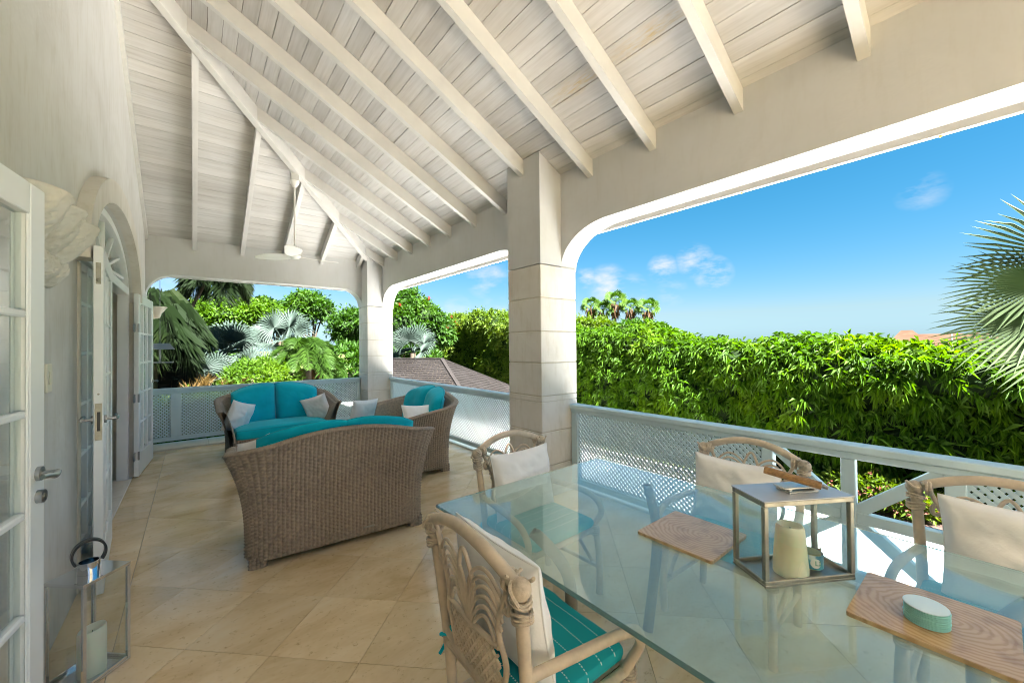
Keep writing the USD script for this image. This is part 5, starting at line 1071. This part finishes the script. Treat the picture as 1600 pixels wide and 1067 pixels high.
t_fp = feather_palm('green feathery palm with drooping fronds beside the corner column', at(480, 548, 13.0), 1.12, 30, G_PALM, 54, (-.35, 1.3), .85, .36, .022, .4, nleaf=70, jit=.25)
rg = np.random.default_rng(55); cc_ = at(480, 572, 13.3)
for i in range(8): a = 2.4 * i; part(t_fp, 'dry_frond', frond(cc_, (math.cos(a), math.sin(a), -.5), .55, .9, rg, 26, .16, .03, .5), G_DEAD, label='dry brown frond hanging round the trunk')
for k, (u, v, s) in enumerate([(1222, 527, 1.25), (1302, 530, 1.1), (1338, 533, 1.2), (1377, 534, .9)]):
    feather_palm(['small palm top on the skyline over the middle of the hedge', 'small palm top on the skyline, left one of the pair over the hedge', 'small palm top on the skyline, right one of the pair over the hedge', 'smallest palm top on the skyline next to the terracotta roof'][k], at(u, v, 34), s, 10, G_PALM, 60 + k, (-.1, 1.1), .8, .45, .07, .45, nleaf=26)
# five tall palms far beyond the near column
TP = ['leftmost of the five tall skirted palms on the skyline', 'second and shortest of the five tall skirted palms, between the leftmost and the tallest', 'tallest of the five skirted palms on the skyline', 'fourth of the five skirted palms, between the tallest and the rightmost', 'rightmost of the five tall skirted palms on the skyline']
for k, (u, v, sk) in enumerate([(923, 478, 1.0), (942, 484, 1.1), (961, 471, 1.2), (985, 480, 1.0), (1012, 482, 1.15)]):
    cr = at(u, v, 48); rng = np.random.default_rng(70 + k); base = np.array([cr[0], cr[1], GZ - .2]); t = T('tall_palm', TP[k], 'palm', base, 0, None); trunk_of(t, base, cr, .17)
    tocam = -cr[:2] / np.linalg.norm(cr[:2])
    for i in range(16):
        a = 2.4 * i; e = -.35 + 1.4 * (i + .5) / 16; dd = np.array([math.cos(a) * math.cos(e), math.sin(a) * math.cos(e), math.sin(e)]); h = cr + dd * .75 * sk
        part(t, 'palm_leaf', fan_leaf(h, dd, np.array([tocam[0], tocam[1], .6]) - dd * .3, .62 * sk, rng, 12, 1.9, .55, .35, stem=cr), G_LIME if i % 3 else G_PALM)
    m = 130; a = rng.uniform(0, 2 * PI, m); zz = rng.uniform(0, 1, m); rr = .14 + .34 * (1 - zz); Pp = np.c_[cr[0] + rr * np.cos(a), cr[1] + rr * np.sin(a), cr[2] - .15 - 1.25 * zz * sk]
    part(t, 'dry_skirt', tm(*leaves(Pp, np.c_[np.cos(a) * .35, np.sin(a) * .35, -np.ones(m)], .75, .16, rng, .2, .1, .2)), G_DEAD, label='brown skirt of dead leaves under the crown')

def bush(name, label, cat, c, R, mat, seed, n_=160, L=.16, W=.05, flat=.7, per=8, up=.3, extra=None):
    rng = np.random.default_rng(seed); c = np.array(c, float); t = T(name, label, cat, (c[0], c[1], GZ)); d = rng.normal(0, 1, (n_, 3)); d /= np.linalg.norm(d, axis=1, keepdims=True); d[:, 2] = np.abs(d[:, 2]) * 1.2 - .2
    lum = .75 + .5 * meshkit.fbm(d * 2 + c, 3, seed)[:, None]; Pp = c + d * R * np.array([1, 1, flat]) * lum * rng.uniform(.6, 1, (n_, 1)) ** .4
    part(t, 'stems', cat_([limb([c[0], c[1], GZ], Pp[i], .02, .008, .05, rng) for i in range(7)]), BARK)
    part(t, 'foliage', tm(*cluster(Pp, d, per, .05, L, W, rng, .15, up)), mat, kind='stuff')
    if extra is not None: k = rng.choice(n_, n_ // 5); part(t, 'blossom', tm(*cluster(Pp[k] + d[k] * .06, d[k], 6, .03, .07, .06, rng, 0, .3)), extra, kind='stuff')
bush('shrub', 'fine leaved yellow green shrub in front of the feathery palm', 'shrub', at(412, 594, 12.4) + [0, 0, -.15], .95, G_LIME, 81, 420, .15, .04, .75, 9)
bush('shrub', 'yellow green shrub below the left end of the back railing', 'shrub', at(300, 650, 11.6), .9, G_LIME, 82, 300, .18, .05, .6)
bush('shrub', 'low bright shrub under the back railing, left of the sofa', 'shrub', at(335, 672, 11.0), .7, G_CROTON, 83, 260, .16, .05, .5)
bush('shrub', 'low green plants under the back railing near the door', 'shrub', at(262, 690, 10.8), .7, G_PALM, 84, 260, .3, .04, .5)
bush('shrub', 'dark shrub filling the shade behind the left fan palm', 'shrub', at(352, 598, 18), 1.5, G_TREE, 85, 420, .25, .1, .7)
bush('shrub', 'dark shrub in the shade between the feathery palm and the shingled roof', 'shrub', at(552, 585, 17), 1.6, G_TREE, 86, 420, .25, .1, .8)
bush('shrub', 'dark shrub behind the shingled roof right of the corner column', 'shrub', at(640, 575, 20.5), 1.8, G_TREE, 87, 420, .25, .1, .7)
for k, (u, v, d_) in enumerate([(319, 600, 12.0), (357, 602, 12.0), (374, 597, 12.6), (298, 612, 11.6)]):
    cc_ = at(u, v, d_); rng = np.random.default_rng(90 + k); m = 90; a = rng.uniform(0, 2 * PI, m); t = T('ornamental_grass', ['tuft of straw coloured grass left of the low silver palm', 'tuft of straw coloured grass in the middle, under the left fan palm', 'tuft of straw coloured grass beside the yellow green shrub', 'tuft of straw coloured grass half behind the railing near the dark palm'][k], 'grass', (cc_[0], cc_[1], GZ))
    part(t, 'blades', tm(*leaves(np.repeat([[cc_[0], cc_[1], cc_[2] - .12]], m, 0) + rng.normal(0, .05, (m, 3)), np.c_[np.cos(a) * .5, np.sin(a) * .5, np.ones(m)], .34, .022, rng, .1, .1, .25)), G_STRAW)
    part(t, 'clump', tube([(cc_[0], cc_[1], GZ), (cc_[0], cc_[1], cc_[2] - .1)], [.10, .05], 7), G_DEAD)
for k, (u, v, d_, R, mt, ex) in enumerate([(1345, 765, 12.4, .75, G_CROTON, PINKF), (1400, 775, 12.2, .6, G_CROTON, PINKF), (1265, 740, 12.9, .6, G_TREE, None), (1440, 783, 12.2, .5, G_CROTON, PINKF)]):
    p = at(u, v, d_); p[2] = GZ + .25; bush('shrub', ['pale green flowering shrub at the hedge foot, seen through the crossed braces', 'pink flowering shrub at the foot of the hedge beside the blue court', 'dark green shrub under the hedge left of the crossed braces', 'low pink flowering shrub at the far edge of the blue court'][k], 'shrub', p, R, mt, 100 + k, 240, .13, .05, .7, 8, .3, ex)

# ================================================================== BUILDINGS
SHG = principled('weathered_shingle', (0.40, 0.325, 0.285), 0.9, var=0.45, scale=5, coord='world', rnd=0.0)
n = {'g': ('geometry', {}), 'rp': ('rgb_ramp', {'ramp': [(0.0, (0.014, 0.0122, 0.0112)), (0.5, (0.048, 0.043, 0.0398)), (1.0, (0.080, 0.072, 0.067))]}), 'nz': ('noise_texture', {'scale': 1.2, 'detail': 5.0}), 'r2': ('rgb_ramp', {'ramp': [(.35, (.62, .58, .55)), (.6, (1, 1, 1))]}), 'mx': ('mix_color', {'blend_type': 'multiply', 'fac': .8}), 'p': ('principled_bsdf', {'roughness': .9, 'specular_ior_level': .08})}
SHG = usdkit.material(stage, '/World/Looks/wood_shingles', n, [('g.random_per_island', 'rp.fac'), ('g.position', 'nz.vector'), ('nz.fac', 'r2.fac'), ('rp.color', 'mx.a'), ('r2.color', 'mx.b'), ('mx.result', 'p.base_color')], surface='p.BSDF')
del n
def shingle_plane(quad, course=.135, wd=.17, seed=1):
    """courses of separate shingles over a planar polygon given as eave-left, eave-right, top-right, top-left"""
    rng = np.random.default_rng(seed); a, b, c_, d_ = [np.array(q, float) for q in quad]; e = (b - a) / np.linalg.norm(b - a); nrm = np.cross(b - a, d_ - a); nrm /= np.linalg.norm(nrm); nrm *= np.sign(nrm[2]); up_ = np.cross(nrm, e); up_ *= np.sign(up_[2])
    to = lambda p: ((p - a) @ e, (p - a) @ up_); pl = Polygon([to(p) for p in (a, b, c_, d_)]); x0, y0, x1, y1 = pl.bounds; V, F = [], []; y = y0
    r = 0
    while y < y1:
        x = x0 - wd * (r % 2) * .5 - rng.uniform(0, .05)
        while x < x1:
            w = wd * rng.uniform(.7, 1.25); mx, my = x + w / 2, y + course / 2
            if pl.buffer(.02).contains(__import__('shapely').geometry.Point(mx, my)):
                g = .010; hb = .020 + rng.uniform(0, .012); dy = rng.uniform(-.012, .012)
                q = [(x + g, y + dy, hb), (x + w - g, y + dy, hb), (x + w - g, y + course * 1.08, .006), (x + g, y + course * 1.08, .006), (x + g, y + dy, -.01), (x + w - g, y + dy, -.01)]
                k = len(V); V += [a + e * p[0] + up_ * p[1] + nrm * p[2] for p in q]; F += [[k, k + 1, k + 2], [k, k + 2, k + 3], [k + 4, k + 5, k + 1], [k + 4, k + 1, k]]
            x += w
        y += course; r += 1
    return tm(np.array(V), np.array(F))
def roof_house(name, label, R1, R2, run, drop, zbase, seed, over=None):
    """a hip roof: ridge R1-R2, eaves run out horizontally and drop below it, walls down to the ground"""
    R1, R2 = np.array(R1, float), np.array(R2, float); e = (R2 - R1); e[2] = 0; e /= np.linalg.norm(e); nn = np.array([e[1], -e[0], 0]); nn *= np.sign(nn @ -R1) ; dz = np.array([0, 0, -drop])
    A = R1 - e * run + nn * run + dz; B = R2 + e * run + nn * run + dz; C_ = R2 + e * run - nn * run + dz; D_ = R1 - e * run - nn * run + dz
    t = T(name, label, 'building', (*(R1 + R2)[:2] / 2, zbase)); u0 = np.array([0, 0, -.012])
    part(t, 'roof_deck', tm(np.array([A, B, C_, D_, R1, R2]) + u0, np.array([[0, 1, 5], [0, 5, 4], [1, 2, 5], [2, 3, 4], [2, 4, 5], [3, 0, 4], [0, 2, 1], [0, 3, 2]])), BARK)
    part(t, 'shingles', shingle_plane((A, B, R2, R1), seed=seed), SHG, kind='stuff'); part(t, 'side_shingles', shingle_plane((B, C_, R2, R2 + [0, 0, .001]), seed=seed + 1), SHG, kind='stuff'); part(t, 'side_shingles', shingle_plane((D_, A, R1, R1 + [0, 0, .001]), seed=seed + 2), SHG, kind='stuff')
    for p, q in ((R1, R2), (R1, A), (R2, B), (R2, C_), (R1, D_)): part(t, 'ridge_cap', bar(np.array(p) + [0, 0, .02], np.array(q) + [0, 0, .02], .13, .035), principled('ridge_shingle', (0.016, 0.0138, 0.0125), 0.9, var=0.3, coord='world'))
    s = .82; mid = (A + C_) / 2; m = []
    W4 = [mid + (p - mid) * s for p in (A, B, C_, D_)]
    for i in range(4):
        p, q = W4[i].copy(), W4[(i + 1) % 4].copy(); p[2] = q[2] = (zbase + A[2]) / 2; part(t, 'wall', bar(p, q, .15, A[2] - zbase - .05), LEDGE)
    return t
roof_house('garden_pavilion', 'garden pavilion with grey wood shingle hip roof behind the corner column', (5.95, 15.45, 1.12), (7.30, 13.25, 1.12), 2.5, 1.45, GZ, 7)
# steep shingled gable end half hidden by the dark palm
p = at(306, 548, 13.0); q = at(306, 612, 12.2); t = T('shingled_roof', 'steep brown shingled roof end showing through the dark drooping palm', 'roof', (p[0] - .8, p[1], GZ))
a0 = np.array([q[0] - 2.2, q[1], q[2] - .9]); b0 = np.array([q[0], q[1], q[2] - .9]); c0 = np.array([p[0], p[1] + .3, p[2] + .05]); d0 = np.array([p[0] - 2.2, p[1] + .3, p[2] + .05])
part(t, 'shingles', shingle_plane((a0, b0, c0, d0), .12, .22, 5), SHG, kind='stuff'); part(t, 'roof_deck', tm(np.array([a0, b0, c0, d0]) + [0, .03, -.02], np.array([[0, 1, 2], [0, 2, 3]])), BARK); part(t, 'verge_board', bar(b0 + [.03, 0, 0], c0 + [.03, 0, 0], .04, .14), BARK); part(t, 'gable_wall', bx(a0[0], b0[0], q[1] + .4, q[1] + 1.2, GZ, q[2] - .9), LEDGE)
# terracotta roofed house beyond the hedge
TERRA = principled('terracotta_tiles', (0.046, 0.0225, 0.0125), 0.85, var=0.35, scale=1.2, coord='world', bump=0.3, bscale=8); CREAMW = principled('cream_render', (0.065, 0.060, 0.052), 0.8, var=0.1, coord='world')
def far_house(label, uL, uR, vtop, veave, vbase, dist, roofmat, wallmat, ridge=(.35, .65), wins=0, extra=None):
    L_, R_ = at(uL, veave, dist), at(uR, veave, dist); L_[2] = R_[2] = (L_[2] + R_[2]) / 2; e = R_ - L_; Ln = np.linalg.norm(e); e /= Ln; back = np.array([-e[1], e[0], 0]); back *= np.sign(back @ L_); dep = 7.0
    zt = at((uL + uR) / 2, vtop, dist + dep / 2)[2]; t = T('house', label, 'building', (*(L_ + R_)[:2] / 2, GZ)); Bk = [L_ + back * dep, R_ + back * dep]
    r1 = L_ + e * Ln * ridge[0] + back * dep / 2; r2 = L_ + e * Ln * ridge[1] + back * dep / 2; r1[2] = r2[2] = zt
    V = np.array([L_, R_, Bk[1], Bk[0], r1, r2]); F = np.array([[0, 1, 5], [0, 5, 4], [1, 2, 5], [2, 3, 4], [2, 4, 5], [3, 0, 4], [0, 2, 1], [0, 3, 2]])
    part(t, 'roof', tm(V, F), roofmat); ins = .3
    a, b = L_ + e * ins + back * ins, R_ - e * ins + back * ins; c_, d_ = b + back * (dep - 2 * ins), a + back * (dep - 2 * ins)
    for p, q in ((a, b), (b, c_), (c_, d_), (d_, a)):
        p, q = p.copy(), q.copy(); h = L_[2] - .02 - GZ; p[2] = q[2] = GZ + h / 2; part(t, 'wall', bar(p, q, .2, h), wallmat)
    part(t, 'fascia', bar(L_ - back * .05 + [0, 0, -.10], R_ - back * .05 + [0, 0, -.10], .08, .26), LEDGE)
    GLD = principled('far_window', (0.03, 0.035, 0.04), 0.15)
    for k in range(wins):
        c0 = a + e * (Ln - .6) * (k + .5) / wins - back * .12; c0[2] = L_[2] - 1.15; fr_ = part(t, 'window', bar(c0 - e * .55, c0 + e * .55, .05, 1.2), LEDGE); part(fr_, 'glazing', bar(c0 - e * .46 - back * .03, c0 + e * .46 - back * .03, .03, 1.05), GLD)
    if extra: extra(t, L_, R_, e, back, zt)
    return t
def vents(t, L_, R_, e, back, zt):
    for f_ in (.52, .80): p = L_ + (R_ - L_) * f_ + back * 1.1; p[2] += .35; part(t, 'vent_pipe', tube([p, p + [0, 0, .55]], .05, 8), LEDGE)
far_house('house with a terracotta hip roof and cream wall beyond the hedge on the right', 1385, 1600, 521, 541, 560, 42, TERRA, CREAMW, (.10, .80), 3, vents)
far_house('higher terracotta roof rising behind the left of the terracotta house', 1390, 1450, 516, 533, 560, 50, TERRA, CREAMW, (.30, .62), 1)
far_house('pale flat fronted house far behind the yellow green hedge', 742, 800, 496.5, 502, 530, 46, principled('pale_roof', (0.060, 0.055, 0.048), 0.9), CREAMW, (.05, .95), 2)
far_house('dark roofed house far behind the yellow green hedge', 706, 748, 491, 502, 530, 40, principled('dark_roof', (0.022, 0.018, 0.017), 0.9, var=.2, coord='world'), CREAMW, (.35, .6), 1)

# ---- wall lamp and hanging feeder beyond the far door
wl = at(243, 487, 9.02); t = T('wall_lamp', 'cream bowl shaped outdoor lamp beside the far door leaf', 'lamp', (wl[0], 8.95, wl[2]))
SHADE = principled('lamp_shade', (0.72, 0.62, 0.50), 0.5)
part(t, 'shade', lathe([(.03, -.12), (.06, -.11), (.085, -.03), (.15, .06), (.16, .075), (.15, .078), (.075, -.02), (.03, -.10)], 28), SHADE, smooth=40, world=False)
part(t, 'bracket', tube(smoothpath([(-.30, -.0, -.02), (-.15, 0, -.10), (0, 0, -.115)], 5), .014, 8), SHADE, world=False)
fd = at(250, 546, 9.4); t = T('bird_feeder', 'grey tray shaped bird feeder hanging in front of the dark palm', 'bird feeder', fd)
GREYM = principled('feeder_metal', (0.25, 0.24, 0.24), 0.5)
part(t, 'roof', tm(np.array([(-.20, -.11, 0), (.20, -.11, 0), (.20, .11, 0), (-.20, .11, 0), (-.13, 0, .11), (.13, 0, .11)]), np.array([[0, 1, 5], [0, 5, 4], [1, 2, 5], [2, 3, 4], [2, 4, 5], [3, 0, 4], [0, 2, 1], [0, 3, 2]])), GREYM, world=False)
part(t, 'tray', bx(-.18, .18, -.1, .1, -.24, -.22, .004), GREYM, world=False); part(t, 'stem', tube([(0, 0, -.22), (0, 0, 0.0)], .015, 8), GREYM, world=False); part(t, 'cord', tube([(0, 0, .10), (0, 0, 1.5)], .004, 6), GREYM, world=False)
